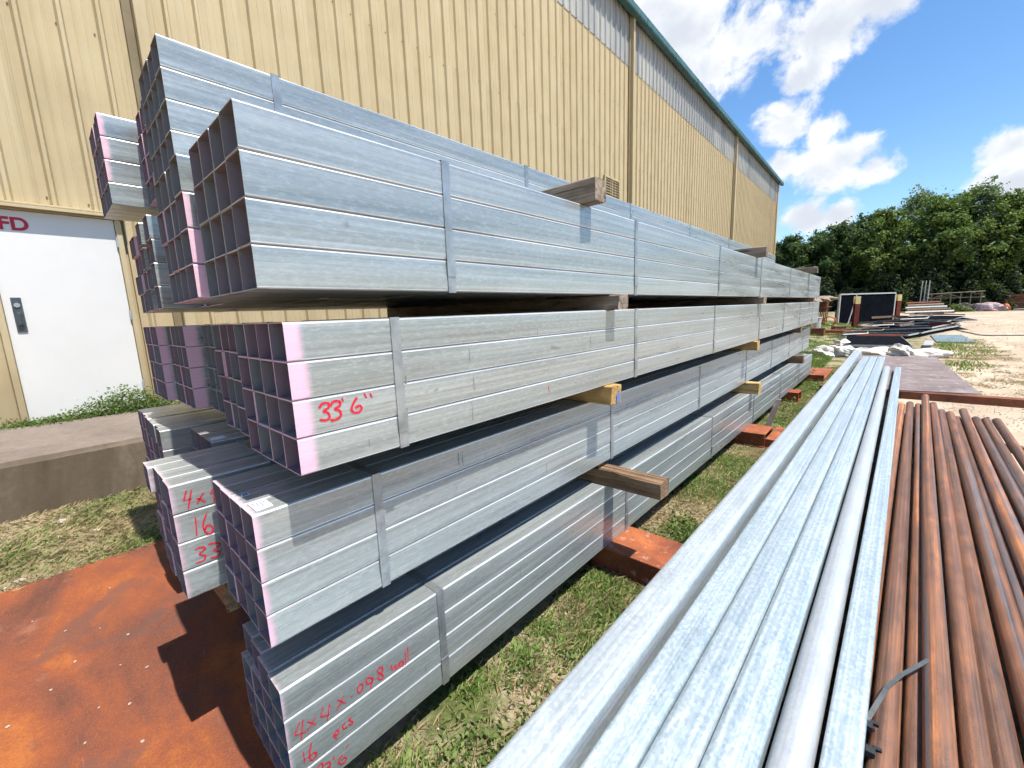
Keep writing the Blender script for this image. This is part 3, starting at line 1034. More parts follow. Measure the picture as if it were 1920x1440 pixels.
W_A = [[(0.04, -0.131), (0.023, -0.163), (0.054, -0.179)], [(0.05, -0.132), (0.038, -0.195)], [(0.062, -0.148), (0.084, -0.179)], [(0.086, -0.152), (0.057, -0.181)], [(0.111, -0.137), (0.1, -0.164), (0.126, -0.178)], [(0.131, -0.143), (0.117, -0.195)], [(0.155, -0.146), (0.18, -0.179)], [(0.177, -0.149), (0.149, -0.183)], [(0.2, -0.169), (0.202, -0.174)], [(0.227, -0.153), (0.222, -0.166), (0.229, -0.179), (0.24, -0.172), (0.241, -0.155), (0.232, -0.149), (0.226, -0.155)], [(0.28, -0.163), (0.265, -0.147), (0.255, -0.151), (0.26, -0.168), (0.274, -0.17), (0.281, -0.161), (0.273, -0.179), (0.264, -0.194)], [(0.319, -0.146), (0.305, -0.139), (0.299, -0.15), (0.311, -0.167), (0.317, -0.184), (0.306, -0.187), (0.297, -0.173), (0.305, -0.163), (0.318, -0.157), (0.317, -0.145)], [(0.351, -0.16), (0.353, -0.184), (0.365, -0.174), (0.368, -0.191), (0.382, -0.176)], [(0.396, -0.176), (0.384, -0.175), (0.383, -0.192), (0.395, -0.19), (0.397, -0.179), (0.4, -0.2)], [(0.41, -0.148), (0.409, -0.2)], [(0.421, -0.138), (0.42, -0.189)], [(0.039, -0.236), (0.039, -0.277)], [(0.064, -0.229), (0.056, -0.254), (0.055, -0.28), (0.065, -0.288), (0.074, -0.279), (0.068, -0.266), (0.057, -0.269)], [(0.142, -0.25), (0.128, -0.263)], [(0.14, -0.25), (0.148, -0.255), (0.145, -0.267), (0.133, -0.262), (0.139, -0.281)], [(0.172, -0.248), (0.162, -0.25), (0.165, -0.265), (0.177, -0.266)], [(0.193, -0.246), (0.183, -0.245), (0.195, -0.264), (0.19, -0.27), (0.181, -0.262)], [(0.072, -0.326), (0.084, -0.322), (0.089, -0.338), (0.079, -0.34), (0.09, -0.353), (0.081, -0.362), (0.067, -0.348)], [(0.094, -0.335), (0.108, -0.341), (0.109, -0.356), (0.099, -0.354), (0.11, -0.367), (0.101, -0.376), (0.088, -0.366)], [(0.122, -0.333), (0.124, -0.349)], [(0.151, -0.352), (0.14, -0.359), (0.136, -0.37), (0.147, -0.385), (0.161, -0.381), (0.157, -0.368), (0.143, -0.368)], [(0.173, -0.332), (0.165, -0.34)]]
writing(W_C, (1, 1, 1, 1, 1, 1, 1), c1, w=.0034, seed=1)
writing(W_B, (2, 2, 2, 1, 1, 1, 1), b2, w=.0026, seed=2)
writing(W_A, (2, 2, 2, 2, 1, 1, 1, 1, 1, 1, 1, 1, 1, 1, 2, 1, 1, 1, 1, 1, 1, 1), a1, w=.0023, seed=3)

def scuff(parent, y, z0, z1, w, slant=0.0):
    mb = MB()
    x = .2032+.0011
    mb.add([(x, y-w, z0), (x, y+w, z0), (x, y+w*.6+slant, z1), (x, y-w*.6+slant, z1)], [(0, 1, 2, 3)])
    mb.build('scuff_mark', 'scuff', parent)
for bb, ms in ((c1, ((.345, .20, .226, .003), (.62, .02, .09, .0012), (.635, .13, .19, .0012), (.62, .24, .29, .0012), (.34, .09, .12, .0025), (1.02, .31, .345, .0012), (.20, .03, .055, .0012), (1.45, .22, .28, .0015))),
               (b1, ((.73, .33, .38, .0016), (.75, .32, .385, .0012), (.71, .235, .262, .0014), (.36, .30, .318, .004), (1.3, .12, .17, .0016))),
               (a1, ((.66, .32, .36, .0012), (.49, .11, .14, .0012), (1.05, .22, .27, .0014), (.52, .225, .25, .0012)))):
    for m_ in ms:
        scuff(bb, *m_)

def paper(parent, pts, name='paper_label', mat='paper', h=.0016):
    mb = MB()
    z = 4*TW+.0006
    lo = [(x, y, z) for x, y in pts]
    up = [(x, y, z+h) for x, y in pts]
    mb.add(lo+up, [(4, 5, 6, 7), (0, 1, 5, 4), (1, 2, 6, 5), (2, 3, 7, 6), (3, 0, 4, 7)])
    return mb.build(name, mat, parent)
BX = 1.2399 + .2032
lab = paper(b1, [(BX-1.334, .018), (BX-1.334, .062), (BX-1.263, .062), (BX-1.258, .018)][::-1])
mb = MB()
for k in range(4):
    y = .024 + k*.009
    mb.box(BX-1.322, BX-1.322+.02+.012*((k*7) % 3), y, y+.003, 4*TW+.0023, 4*TW+.0026)
mb.build('print', 'ink', lab)
ink = paper(b1, [(BX-1.430, .028), (BX-1.430, .047), (BX-1.405, .044), (BX-1.405, .022)][::-1], 'ink_stamp', 'paper', .0006)
paper(ink, [(BX-1.427, .031), (BX-1.427, .044), (BX-1.409, .041), (BX-1.409, .026)][::-1], 'stamp_centre', 'ink', .0010)
B3X = 2.20 + .2032
paper(b3, [(B3X-2.275, .012), (B3X-2.275, .066), (B3X-2.215, .064), (B3X-2.215, .010)][::-1])

# ---------------------------------------------------------------- timbers and beams under the bundles
def timber(x0, x1, y0, y1, z0, z1, mat, label, rough=.004, seed=0, endmat=None):
    rng = random.Random(seed)
    n = 10
    prof = [(y0, z0), (y1, z0), (y1, z1), (y0, z1)]
    b = .006
    prof = [(y0+b, z0), (y1-b, z0), (y1, z0+b), (y1, z1-b), (y1-b, z1), (y0+b, z1), (y0, z1-b), (y0, z0+b)]
    vs = []
    for i in range(n+1):
        x = x0 + (x1-x0)*(i/n)**.6
        last = i == n
        for (y, z) in prof:
            k = rng.uniform(-rough, rough)
            zz = z if (z in (z0, z1) and not last) else z + k*.5
            vs.append((x + (rng.uniform(-.006, .004) if last else 0), y + k, zz))
    m = len(prof)
    fs = []
    for i in range(n):
        for k in range(m):
            a, c = i*m+k, i*m+(k+1) % m
            fs.append((a, c, c+m, a+m))
    fs += [tuple(range(m))[::-1], tuple(n*m+k for k in range(m))]
    # local origin at the right end so that the grain differs per piece
    cx, cy, cz = x1, (y0+y1)/2, z0
    mb = MB()
    mb.add([(x-cx, y-cy, z-cz) for x, y, z in vs], fs)
    o = mb.build('timber', mat)
    o.location = (cx, cy, cz)
    tag(o, label, 'timber', 'timbers between the bundles')
    if endmat:
        e = MB()
        e.add([(.0045, -(y1-y0)*.05, .005), (.0045, (y1-y0)*.36, .012), (.0045, (y1-y0)*.30, .07), (.0045, -(y1-y0)*.02, .05)], [(0, 1, 2, 3)])
        e.build('end_paint', endmat, o)
    return o
E0 = EYE
XL = -3.25
timber(-2.9, -1.035, 1.735, 1.83, E0+.4842, E0+.5848, 'woodgrey', 'grey brown timber overhanging the top front bundle nearest the camera', seed=1)
timber(-2.9, -1.030, 5.12, 5.22, E0+.4842, E0+.5848, 'woodgrey', 'second timber sticking out on top of the front bundle below the far wall bay', seed=2)
timber(-2.9, -1.020, 8.90, 9.00, E0+.4842, E0+.5848, 'woodgrey', 'farthest timber on top of the front bundle before the trees', seed=3)
timber(XL, -1.060, 2.015, 2.11, E0-.0012, E0+.0762, 'woodgrey', 'timber end in the dark slot below the top front bundle, nearest one', seed=4)
timber(XL, -1.075, 5.37, 5.47, E0-.0012, E0+.0762, 'woodgrey', 'timber end in the dark slot below the top front bundle, middle one', seed=5)
timber(XL, -1.075, 9.20, 9.33, E0-.0012, E0+.0762, 'wood', 'timber end in the dark slot below the top front bundle, farthest one', seed=6)
timber(XL, -1.095, 2.00, 2.11, E0-.5130, E0-.4090, 'woodnew', 'yellowish timber end with a blue paint mark under the bundle marked 33 feet', seed=7, endmat='ink')
timber(XL, -1.100, 5.30, 5.42, E0-.5130, E0-.4090, 'woodnew', 'yellowish timber end midway under the bundle marked 33 feet', seed=8)
timber(XL, -1.150, 8.62, 8.74, E0-.5130, E0-.4090, 'wood', 'reddish timber end at the far end under the bundle marked 33 feet', seed=9)
timber(XL, -.870, 2.145, 2.255, E0-1.0535, E0-.9530, 'wood', 'dark splintered timber jutting far out over the lowest front bundle', .006, seed=10)
for _y in (2.16,):
    mb = MB()
    mb.box(-3.2, -1.27, _y, _y+.08, E0-.9525, E0-.9212)
    tag(mb.build('packing_board', 'wood'), 'thin packing board on top of the far jutting timber', 'board')
timber(XL, -1.105, 5.54, 5.66, E0-1.0535, E0-.9210, 'woodnew', 'short yellow timber end on the lowest front bundle, middle one', seed=11)
timber(XL, -1.105, 8.78, 8.92, E0-1.0535, E0-.9210, 'wood', 'brown timber end on the lowest front bundle, farthest one', seed=12)
timber(-2.35, -1.735, .31, .40, E0-1.0535, E0-.9210, 'wood', 'dark timber under the jutting bundle marked 16', seed=13)

def ibeam(name, x0, x1, y0, y1, z0, z1, mat, label, tf=.018, tw=.02, bevel=.003):
    mb = MB()
    yc = (y0+y1)/2
    mb.box(x0, x1, y0, y1, z1-tf, z1)
    mb.box(x0, x1, y0, y1, z0, z0+tf)
    mb.box(x0, x1, y0+.012, y0+.012+tw, z0+tf, z1-tf)
    mb.box(x0, x1, y1-.012-tw, y1-.012, z0+tf, z1-tf)
    cx, cy, cz = x1, yc, z0
    mb.v = [(x-cx, y-cy, z-cz) for x, y, z in mb.v]
    o = mb.build(name, mat, None, bevel=bevel)
    o.location = (cx, cy, cz)
    tag(o, label, 'beam', 'rusty beams under the stack')
    return o
zb = E0-1.4625
ibeam('steel_beam', -3.3, -.83, 2.15, 2.49, .006, zb, 'beam', 'wide rusty orange beam under the stack beside the nearest grass')
ibeam('steel_beam', -3.3, -.97, 5.30, 5.72, .006, zb, 'beam', 'rusty beam with pale worn top under the middle of the stack')
ibeam('steel_beam', -3.3, -1.05, 8.15, 8.45, .006, zb, 'primer', 'bright orange beam end under the far part of the stack')

def simple(name, mb, mat, label, cat, group=None, loc=None, smooth=False, bevel=0.0):
    if loc:
        mb.v = [(x-loc[0], y-loc[1], z-loc[2]) for x, y, z in mb.v]
    o = mb.build(name, mat, None, smooth, bevel)
    if loc:
        o.location = loc
    return tag(o, label, cat, group)

mb = MB()
mb.box(-.97, -.68, 5.32, 5.95, .006, .115)
simple('steel_block', mb, 'beam', 'low rusty steel block next to the middle beam, under the long silver pipe', 'steel block', loc=(-.8, 5.6, .006), bevel=.004)
mb = MB()
mb.box(-1.13, -1.07, 6.02, 6.06, .002, .42)
mb.v = [(x+.10*(z/.42), y+.12*(z/.42), z) for x, y, z in mb.v]
simple('steel_post', mb, 'greyplate', 'short leaning grey steel post beside the lowest bundle in the grass', 'post', loc=(-1.1, 6.04, 0))

# ---------------------------------------------------------------- long bright tubes on the right
def long_tube(x, yaw, zt, w, h, r, y0, y1, mat, label, tint=0.0, round_=False, name='galvanized_tube', bow=0.0, rings=12, wall=.005, cat='steel tube', group=None, pitch=0.0):
    """x is the centre at Y=0"""
    me = tube_mesh(name, w, h, r, wall, y1-y0, mat, seg=5, rings=rings, round_=round_, bow=bow)
    o = obj(name, me, None, (x+yaw*y0, y0, EYE+zt-h/2), -yaw)
    o.rotation_euler = (pitch, 0, -yaw)
    o['tint'] = tint
    return tag(o, label, cat, group)
GG = 'long silver tubes lying on the ground'
long_tube(-.715, .006, -1.312, .164, .186, .030, -1.6, 14.5, 'bright', 'tallest long silver tube with rounded shoulders beside the grass', .30, group=GG)
for k, (lab_, tn, y1) in enumerate((('flat topped silver tube next to the tallest one', 0.0, 13.45), ('middle flat topped silver tube of the three alike', .04, 13.55), ('flat topped silver tube next to the dark gap left of the whitish pipe', 0.0, 13.6))):
    long_tube(-.613+.1365*(k+.5), .0098+.0003*k, -1.370-.002*k, .1352, .128, .022, -1.5-.1*k, y1, 'bright', lab_, tn, group=GG)
long_tube(-.1385, .0109, -1.386, .115, .115, 0, -1.4, 11.8, 'bright', 'whitish round pipe between the flat silver tubes', .60, True, name='galvanized_pipe', group=GG)
long_tube(-.027, .0160, -1.400, .100, .100, .012, -1.4, 11.8, 'bright', 'flat silver tube at the right edge beside the rusty pipes', .05, group=GG)
# bearers that carry them
for k, (yy, lab_) in enumerate(((-.9, 'low bearer under the long silver tubes behind the camera'), (9.40, None))):
    if lab_:
        mb = MB()
        mb.box(-.85, 1.4, yy-.06, yy+.06, 0, .128)
        simple('bearer', mb, 'woodgrey', lab_, 'timber', loc=(.2, yy, 0))
mb = MB()
mb.box(-.86, .06, 11.1, 11.22, .0, .128)
simple('bearer', mb, 'wood', 'low bearer under the far ends of the long silver tubes', 'timber', loc=(-.3, 11.16, 0))

# rusty channel beam across the yard, right
mb = MB()
mb.box(-.9, 2.3, 9.34, 9.355, .002, .118)
mb.box(-.9, 2.3, 9.355, 9.52, .106, .118)
mb.box(-.9, 2.3, 9.355, 9.52, .002, .014)
mb.box(.20, .212, 9.325, 9.34, .002, .116)
simple('channel_beam', mb, 'beamdk', 'long dark rusty channel lying crosswise at the edge of the sandy yard', 'beam', loc=(.7, 9.4, 0))
# grey plate behind it
mb = MB()
x = [(.02, 9.36), (1.12, 9.56), (1.05, 10.9), (.90, 15.2), (-.55, 15.05), (-.55, 9.36)]
mb.add([(a, b, .121) for a, b in x]+[(a, b, .133) for a, b in x], [(6, 7, 8, 9, 10, 11), (5, 4, 3, 2, 1, 0)]+[(i, (i+1) % 6, 6+(i+1) % 6, 6+i) for i in range(6)])
simple('steel_plate', mb, 'greyplate', 'flat grey brown steel plate behind the rusty channel beam', 'steel plate', loc=(.4, 12, .12))

# rusty round pipes
RP = [(.072, .195, 7.98, .0, .088), (.150, .283, 8.16, .0, .090), (.222, .371, 8.22, -.028, .076), (.293, .458, 8.72, .030, .094), (.372, .525, 8.30, -.006, .090),
      (.452, .582, 7.84, -.012, .088), (.535, .650, 7.68, .0, .090), (.596, .704, 7.55, -.03, .080), (.668, .778, 7.83, .026, .094), (.757, .858, 7.48, .0, .092),
      (.850, .942, 7.50, -.004, .090), (.942, 1.030, 7.49, .002, .092)]
RL = ['leftmost rusty pipe touching the silver tube', 'second rusty pipe from the silver tubes', 'thin sunken rusty pipe, third from the silver tubes', 'rusty pipe reaching farthest toward the channel beam',
      'rusty pipe with grey blue streak just right of the longest one', 'sixth rusty pipe from the silver tubes with reddish flakes', 'rusty pipe in the middle right with an orange ridge', 'sunken rusty pipe next to the raised dark one',
      'raised dark brown rusty pipe on the right side', 'third rusty pipe from the right edge', 'second rusty pipe from the right edge', 'rightmost rusty pipe beside the sand']
for k, (xa, xb, ye, dz, od) in enumerate(RP):
    ya = 3.5
    yaw = (xb-xa)/(ye-ya)
    x0 = xa - yaw*ya
    od *= .95 if k in (5, 6, 7) else .88
    long_tube(x0, yaw, -1.452+dz, od, od, 0, -1.2, ye, 'rustpipe', RL[k], 0, True, 'rusty_pipe', rings=14, wall=.006, cat='rusty pipe', group='loose rusty pipes', bow=.006*((k*37) % 5-2))
# packing under them
for yy, lab_ in ((.2, 'timber bearer under the rusty pipes near the camera'), (6.6, 'timber bearer under the far ends of the rusty pipes')):
    mb = MB()
    mb.box(.03, 1.12, yy-.045, yy+.045, 0, .074)
    simple('bearer', mb, 'wood', lab_, 'timber', loc=(.5, yy, 0))
# loose steel band over the rusty pipes, with rubber scraps
pts = [(.050, 1.705, .176), (.056, 1.745, .184), (.074, 1.815, .192), (.102, 1.925, .1965), (.140, 2.02, .199), (.179, 2.094, .200), (.222, 2.18, .199)]
mb = MB()
for a, b in zip(pts[:-1], pts[1:]):
    a, b = Vector(a), Vector(b)
    d = (b-a).normalized()
    s = Vector((d.y, -d.x, 0)).normalized()*.0075
    up = Vector((0, 0, .0015))
    mb.add([a-s, a+s, b+s, b-s, a-s+up, a+s+up, b+s+up, b-s+up], [(3, 2, 1, 0), (4, 5, 6, 7), (0, 1, 5, 4), (1, 2, 6, 5), (2, 3, 7, 6), (3, 0, 4, 7)])
simple('loose_strap', mb, 'strapdk', 'loose grey steel band lying across the rusty pipes', 'strap')
for k, (x, y, z, lab_) in enumerate(((.052, 1.69, .200, 'black rubber scrap wedged at the edge of the last silver tube'), (.062, 1.60, .186, 'square black rubber scrap on the leftmost rusty pipe'))):
    mb = MB()
    mb.box(x-.012, x+.014, y-.013, y+.015, z-.02, z+.004)
    mb.box(x+.006, x+.03, y+.017, y+.030, z-.014, z)
    simple('rubber_scrap', mb, 'rubber', lab_, 'rubber scrap', loc=(x, y, z), bevel=.002)

# ---------------------------------------------------------------- junk in the background
def lump(name, loc, size, mat, label, cat, seed, group=None, sub=4, amp=.34):
    rng = np.random.RandomState(seed)
    bm = bmesh.new()
    bmesh.ops.create_icosphere(bm, subdivisions=sub, radius=1.0)
    ph = rng.uniform(0, 6, (6, 3))
    fr = rng.uniform(1.5, 6.5, (6, 3))
    for v in bm.verts:
        c = np.array(v.co)
        k = sum(math.sin(float(np.dot(fr[i], c)+ph[i, 0])) * (1 if i < 3 else .55) for i in range(6))*amp/3
        # folds
        k += (abs(math.sin(c[0]*7+ph[0, 1]+c[1]*4))+.7*abs(math.sin(c[1]*13+c[2]*9+ph[1, 1]))+.5*abs(math.sin(c[0]*19-c[2]*15+ph[2, 1])))*.11*amp/.28
        v.co *= (1+k)
        if v.co.z < -.45:
            v.co.z = -.45
    me = bpy.data.meshes.new(name)
    bm.to_mesh(me)
    bm.free()
    me.materials.append(MAT[mat])
    me.polygons.foreach_set('use_smooth', [True]*len(me.polygons))
    me.set_sharp_from_angle(angle=R(38))
    o = obj(name, me, None, (loc[0], loc[1], loc[2]+.45*size[2]))
    o.scale = size
    return tag(o, label, cat, group)
GB = 'crumpled white sacks past the silver tubes'
lump('sack', (-1.50, 15.7, 0), (.30, .32, .17), 'tarp', 'crumpled white sack nearest the end of the tube stack', 'sack', 1, GB)
lump('sack', (-1.02, 15.9, 0), (.32, .34, .20), 'tarp', 'crumpled white sack left of the tallest silver tube end', 'sack', 2, GB)
lump('sack', (-.36, 16.2, 0), (.50, .30, .15), 'tarp', 'long white tarp heap right behind the silver tube ends', 'tarp', 3, GB)
lump('sack', (.22, 15.35, .13), (.22, .28, .17), 'tarp', 'puffed white sack on the far edge of the grey plate', 'sack', 4, GB)
lump('sack', (.68, 16.3, 0), (.42, .30, .13), 'tarp', 'flat white bag with dark folds right of the puffed sack', 'sack', 5, GB)
lump('sack', (-1.30, 19.3, 0), (.22, .5, .14), 'tarp', 'thin white cloth at the left edge of the black sheets', 'sack', 6, GB)
lump('tarp_heap', (7.3, 67, 0), (1.15, .7, .55), 'pinktarp', 'pinkish striped tarp bundle on the ground before the trees', 'tarp', 7)
lump('tarp_heap', (8.55, 67.4, 0), (.35, .4, .42), 'orange', 'orange heap beside the pinkish tarp bundle', 'tarp', 8)
lump('rubble_heap', (5.7, 67.2, 0), (.8, .6, .5), 'woodgrey', 'small brown rubble heap left of the pinkish tarp bundle', 'heap', 9)

# black sheets stacked: near flat one, then an uneven pile
def slab(cx, cy, w, l, z, th, rz, tilt, mat, label, name='black_sheet', edge=True, group='black sheets in the pile'):
    mb = MB()
    mb.box(-w/2, w/2, -l/2, l/2, 0, th)
    o = mb.build(name, mat, None)
    o.location = (cx, cy, z)
    o.rotation_euler = (tilt[0], tilt[1], rz)
    tag(o, label, 'sheet', group)
    if edge:
        e = MB()
        e.box(-w/2-.012, -w/2-.001, -l/2, l/2, -.01, th+.006)
        e.box(w/2+.001, w/2+.012, -l/2, l/2, -.01, th+.006)
        e.box(-w/2-.012, w/2+.012, -l/2-.014, -l/2-.001, -.01, th+.006)
        e.build('edge_frame', 'pale', o)
    return o
slab(-.45, 20.6, 1.7, 4.6, .10, .05, .05, (0, 0), 'black', 'flat black sheet right behind the white sacks')
slab(-.35, 22.9, 1.5, .25, .17, .03, .02, (0, 0), 'primer', 'dark red strip between the flat black sheet and the pile', edge=False)
rng = random.Random(8)
adj = ['lowest black sheet of the pile behind the red strip', 'second black sheet from the bottom of the pile', 'third black sheet from the bottom of the pile', 'fourth black sheet from the bottom of the pile', 'black sheet below the top of the pile', 'topmost crooked black sheet of the pile']
for k in range(6):
    slab(.35+.22*k+rng.uniform(-.2, .2), 27.5+1.25*k, 2.7, 7.0+rng.uniform(-1, 1), .08+.075*k, .045, rng.uniform(-.34, .26), (rng.uniform(-.010, .010), rng.uniform(-.07, .05)), 'black', adj[k])
slab(.95, 19.6, .22, 2.0, .12, .04, -.06, (0, 0), 'pale', 'small pale frame leaning by the right edge of the flat black sheet', 'pale_frame', False)
mb = MB()
mb.box(1.25, 2.2, 21.6, 25.6, .02, .05)
simple('plastic_film', mb, 'bluefilm', 'pale blue plastic film on the ground right of the black pile', 'film', loc=(1.7, 23.5, .02))

# dark screen panel with pale frame held between red posts
def screen():
    e = empty('screen_panel', (-1.45, 39.8, 0), 1.108)
    tag(e, 'large black screen panel in a pale frame standing behind the black pile', 'screen')
    L, H = 6.3, 2.02
    mb = MB()
    mb.box(-L/2, L/2, -.02, .02, .05, H)
    mb.build('screen', 'mesh', e)
    mb = MB()
    mb.box(-L/2, L/2, -.06, .06, H, H+.09)
    mb.build('rail', 'pale', e)
    for s in (-1, 1):
        mb = MB()
        mb.box(s*L/2-.05, s*L/2+.05, -.06, .06, .0, H-.002)
        mb.build('upright', 'pale', e)
    mb = MB()
    mb.bar((-L/2+1.0, -.08, 0), (-L/2+1.7, -.08, H-.02), .04)
    mb.build('brace', 'pale', e)
    return e
screen()
def stanchion(x, y, h, label):
    e = empty('steel_stanchion', (x, y, 0), .5)
    tag(e, label, 'post', 'red steel posts beside the screen')
    w = .125
    mb = MB()
    mb.box(-w, w, -w, -w+.03, 0, h*.76)
    mb.box(-w, w, w-.03, w, 0, h*.76)
    mb.box(-.015, .015, -w+.03, w-.03, 0, h*.76)
    mb.build('post', 'redpost', e)
    mb = MB()
    mb.box(-w-.002, w+.002, -w-.002, -w+.03, h*.76, h)
    mb.box(-w-.002, w+.002, w-.03, w+.002, h*.76, h)
    mb.box(-.015, .015, -w+.03, w-.03, h*.76, h)
    mb.build('painted_top', 'yellow', e)
    mb = MB()
    mb.box(-.3, .3, -.3, .3, 0, .05)
    mb.build('foot', 'redpost', e)
stanchion(-1.70, 33.0, 1.86, 'dark red steel post with yellow top in front of the black screen')
stanchion(.20, 44.3, 1.95, 'dark red steel post with yellow top at the right end of the black screen')

# clutter by the far end of the stack
mb = MB()
for k in range(10):
    y = 30 + k*.7
    mb.bar((-3.7+.03*k, y, .0), (-3.6+.02*k, y+.5, 1.75+.12*math.sin(k*2.1)), .035, 6)
mb.bar((-3.8, 29.6, 1.2), (-3.3, 37.5, 1.25), .03, 6)
mb.bar((-3.8, 29.6, .5), (-3.3, 37.5, .55), .03, 6)
simple('pipe_rack', mb, 'beamdk', 'dark rusty pipe rack beyond the far end of the stack', 'rack')
lump('canvas_heap', (-3.5, 33, 1.62), (.55, 2.4, .22), 'woodgrey', 'grey brown canvas heaped on the dark pipe rack', 'canvas', 10)
mb = MB()
for a in range(3):
    pts_ = [(-3.0+.34*math.cos(t/16*2*math.pi), 33.2+a*.12, .38+.30*math.sin(t/16*2*math.pi)) for t in range(17)]
    for p, q in zip(pts_[:-1], pts_[1:]):
        mb.bar(p, q, .045, 6)
simple('hose_coil', mb, 'orange', 'orange hose coil hanging at the dark rack', 'hose', loc=(-3, 33.2, 0))
mb = MB()
mb.bar((-3.1, 28.2, 0), (-3.1, 28.2, .75), .20, 12, .25)
mb.bar((-3.1, 28.2, .752), (-3.1, 28.2, .80), .27, 12)
simple('barrel', mb, 'tarp', 'white plastic barrel behind the far end of the stack', 'barrel', loc=(-3.1, 28.2, 0))
mb = MB()
mb.box(-1.75, -.95, 10.5, 10.62, .01, .15)
mb.box(-1.75, -.95, 10.62, 12.3, .02, .06)
simple('steel_skid', mb, 'beam', 'rusty flat steel skid on the grass past the far end of the stack', 'skid', loc=(-1.3, 11, 0), bevel=.004)
# pale pipes stacked far right of the screen, tall white poles
for k in range(5):
    mb = MB()
    zz = .12+.24*k
    mb.bar((.9+.15*(k % 2), 62+k*.3, zz), (4.6-.25*k, 63.5+k*.3, zz+.04), .12, 8)
    simple('far_pipe', mb, ('tarp', 'wood', 'pale', 'woodgrey', 'beamdk')[k], ('white pipe lying lowest before the trees', 'brown pipe above the lowest white one before the trees', 'pale pipe in the middle of the far pipe heap', 'grey pipe near the top of the far pipe heap', 'dark pipe on top of the far pipe heap')[k], 'pipe', 'pipes heaped before the trees')
for k in range(3):
    mb = MB()
    mb.bar((2.03+.28*k, 64.5, 0), (2.05+.28*k, 64.5, 3.45), .045, 6)
    mb.bar((2.03+.28*k-.12, 64.5, 1.2+.2*k), (2.05+.28*k+.12, 64.5, 1.2+.2*k), .03, 6)
    simple('pole', mb, 'pale', ('left one of three tall white poles before the trees', 'middle one of three tall white poles before the trees', 'right one of three tall white poles before the trees')[k], 'pole', 'tall white poles')
# low dark equipment rack
mb = MB()
for k in range(6):
    mb.bar((3.0+k*.75, 67.0, 0), (3.0+k*.75, 67.0, 2.0), .05, 6)
mb.bar((2.8, 67, 2.0), (7.0, 67, 2.1), .05, 6)
mb.bar((2.8, 67, 1.5), (7.0, 67, 1.5), .05, 6)
mb.bar((3.0, 67, 1.55), (4.2, 67, 2.0), .05, 6)
mb.bar((4.2, 67, 2.0), (5.2, 67, 1.55), .05, 6)
simple('truss_frame', mb, 'woodgrey', 'thin grey truss frame standing before the dark trees', 'frame', loc=(4.5, 67, 0))
# timber pile at the right edge
rng = random.Random(21)
for k in range(7):
    mb = MB()
    w = rng.uniform(1.6, 2.4)
    mb.box(-w, w, -.5, .5, 0, .20)
    o = mb.build('plank_stack', 'wood' if k % 2 else 'beamdk')
    o.location = (10.9+rng.uniform(-.4, .4), 68.5, .03+.235*k)
    o.rotation_euler = (0, 0, rng.uniform(-.1, .1))
    tag(o, 'flat bundle of planks, number %s from the ground at the right edge before the trees' % ('one', 'two', 'three', 'four', 'five', 'six', 'seven')[k], 'plank stack', 'plank bundles at the right edge')
rng = random.Random(77)
for k in range(9):
    x = -1.2 + k*.33 + rng.uniform(-.1, .1)
    y = 23.8 + rng.uniform(-.6, .8)
    L = rng.uniform(.7, 1.9)
    mb = MB()
    mb.bar((-L/2, 0, .03), (L/2, .1, .05), .022, 6)
    mb.bar((L/2-.02, .1, .05), (L/2+.1, .35, .10), .022, 6)
    o = mb.build('bent_rod', ('pale', 'woodgrey', 'rubber')[k % 3])
    o.location = (x, y + .6*k, .14+.085*k)
    o.rotation_euler = (0, 0, rng.uniform(-.5, .7))
    tag(o, ('pale bent rod', 'brown bent rod', 'black bent rod')[k % 3] + ' lying on the black pile, %s of three from the front' % ('first', 'second', 'third')[k//3], 'rod', 'rods on the black pile')
for k, (x, y, w, d, h, mt, lab_) in enumerate(((-2.6, 24.5, .5, .4, .35, 'beamdk', 'dark rusty box in the weeds behind the stack end'), (-2.2, 29.5, .6, .3, .22, 'wood', 'short brown wooden block behind the black sheets'),
        (-1.9, 27.0, .3, 1.2, .12, 'primer', 'reddish plank lying left of the black pile'), (-2.9, 40.5, .9, .5, .9, 'rubber', 'black crate beside the dark pipe rack'), (12.8, 66.6, .9, .5, .5, 'rubber', 'black crate on the sand at the right edge'),
        (3.2, 66.2, .5, .35, .5, 'pale', 'pale drum shaped box below the truss frame'), (4.3, 66.0, .35, .3, .7, 'black', 'small black cabinet below the truss frame'))):
    mb = MB()
    mb.box(-w/2, w/2, -d/2, d/2, 0, h)
    mb.box(-w/2-.02, w/2+.02, -d/2-.02, d/2+.02, h+.002, h+.05)
    o = mb.build('scrap_box', mt)
    o.location = (x, y, 0)
    o.rotation_euler = (0, 0, k*.7)
    tag(o, lab_, 'box')
rng = random.Random(91)
for k in range(22):
    L = rng.uniform(.6, 2.6)
    mb = MB()
    w_ = rng.uniform(.02, .06)
    mb.box(-L/2, L/2, -w_, w_, 0, rng.uniform(.02, .07))
    mb.box(-L/2, L/2, w_*.6, w_, .07, .12)
    o = mb.build('scrap_bar', ('beamdk', 'rubber', 'wood', 'black', 'greyplate', 'redpost')[k % 6])
    x_, y_ = rng.uniform(-2.6, 2.2), rng.uniform(24, 41)
    on_pile = -.7 < x_ < 1.8 and y_ < 36
    o.location = (x_, y_, .16+.055*(y_-24)*.75 if on_pile else .03)
    o.rotation_euler = (rng.uniform(-.02, .02), rng.uniform(-.06, .06) if on_pile else rng.uniform(-.01, .01), rng.uniform(-1.2, 1.2))
    tag(o, 'thin scrap bar thrown in a heap around the black pile', 'scrap bar', 'scrap bars around the black pile')
rng = random.Random(92)
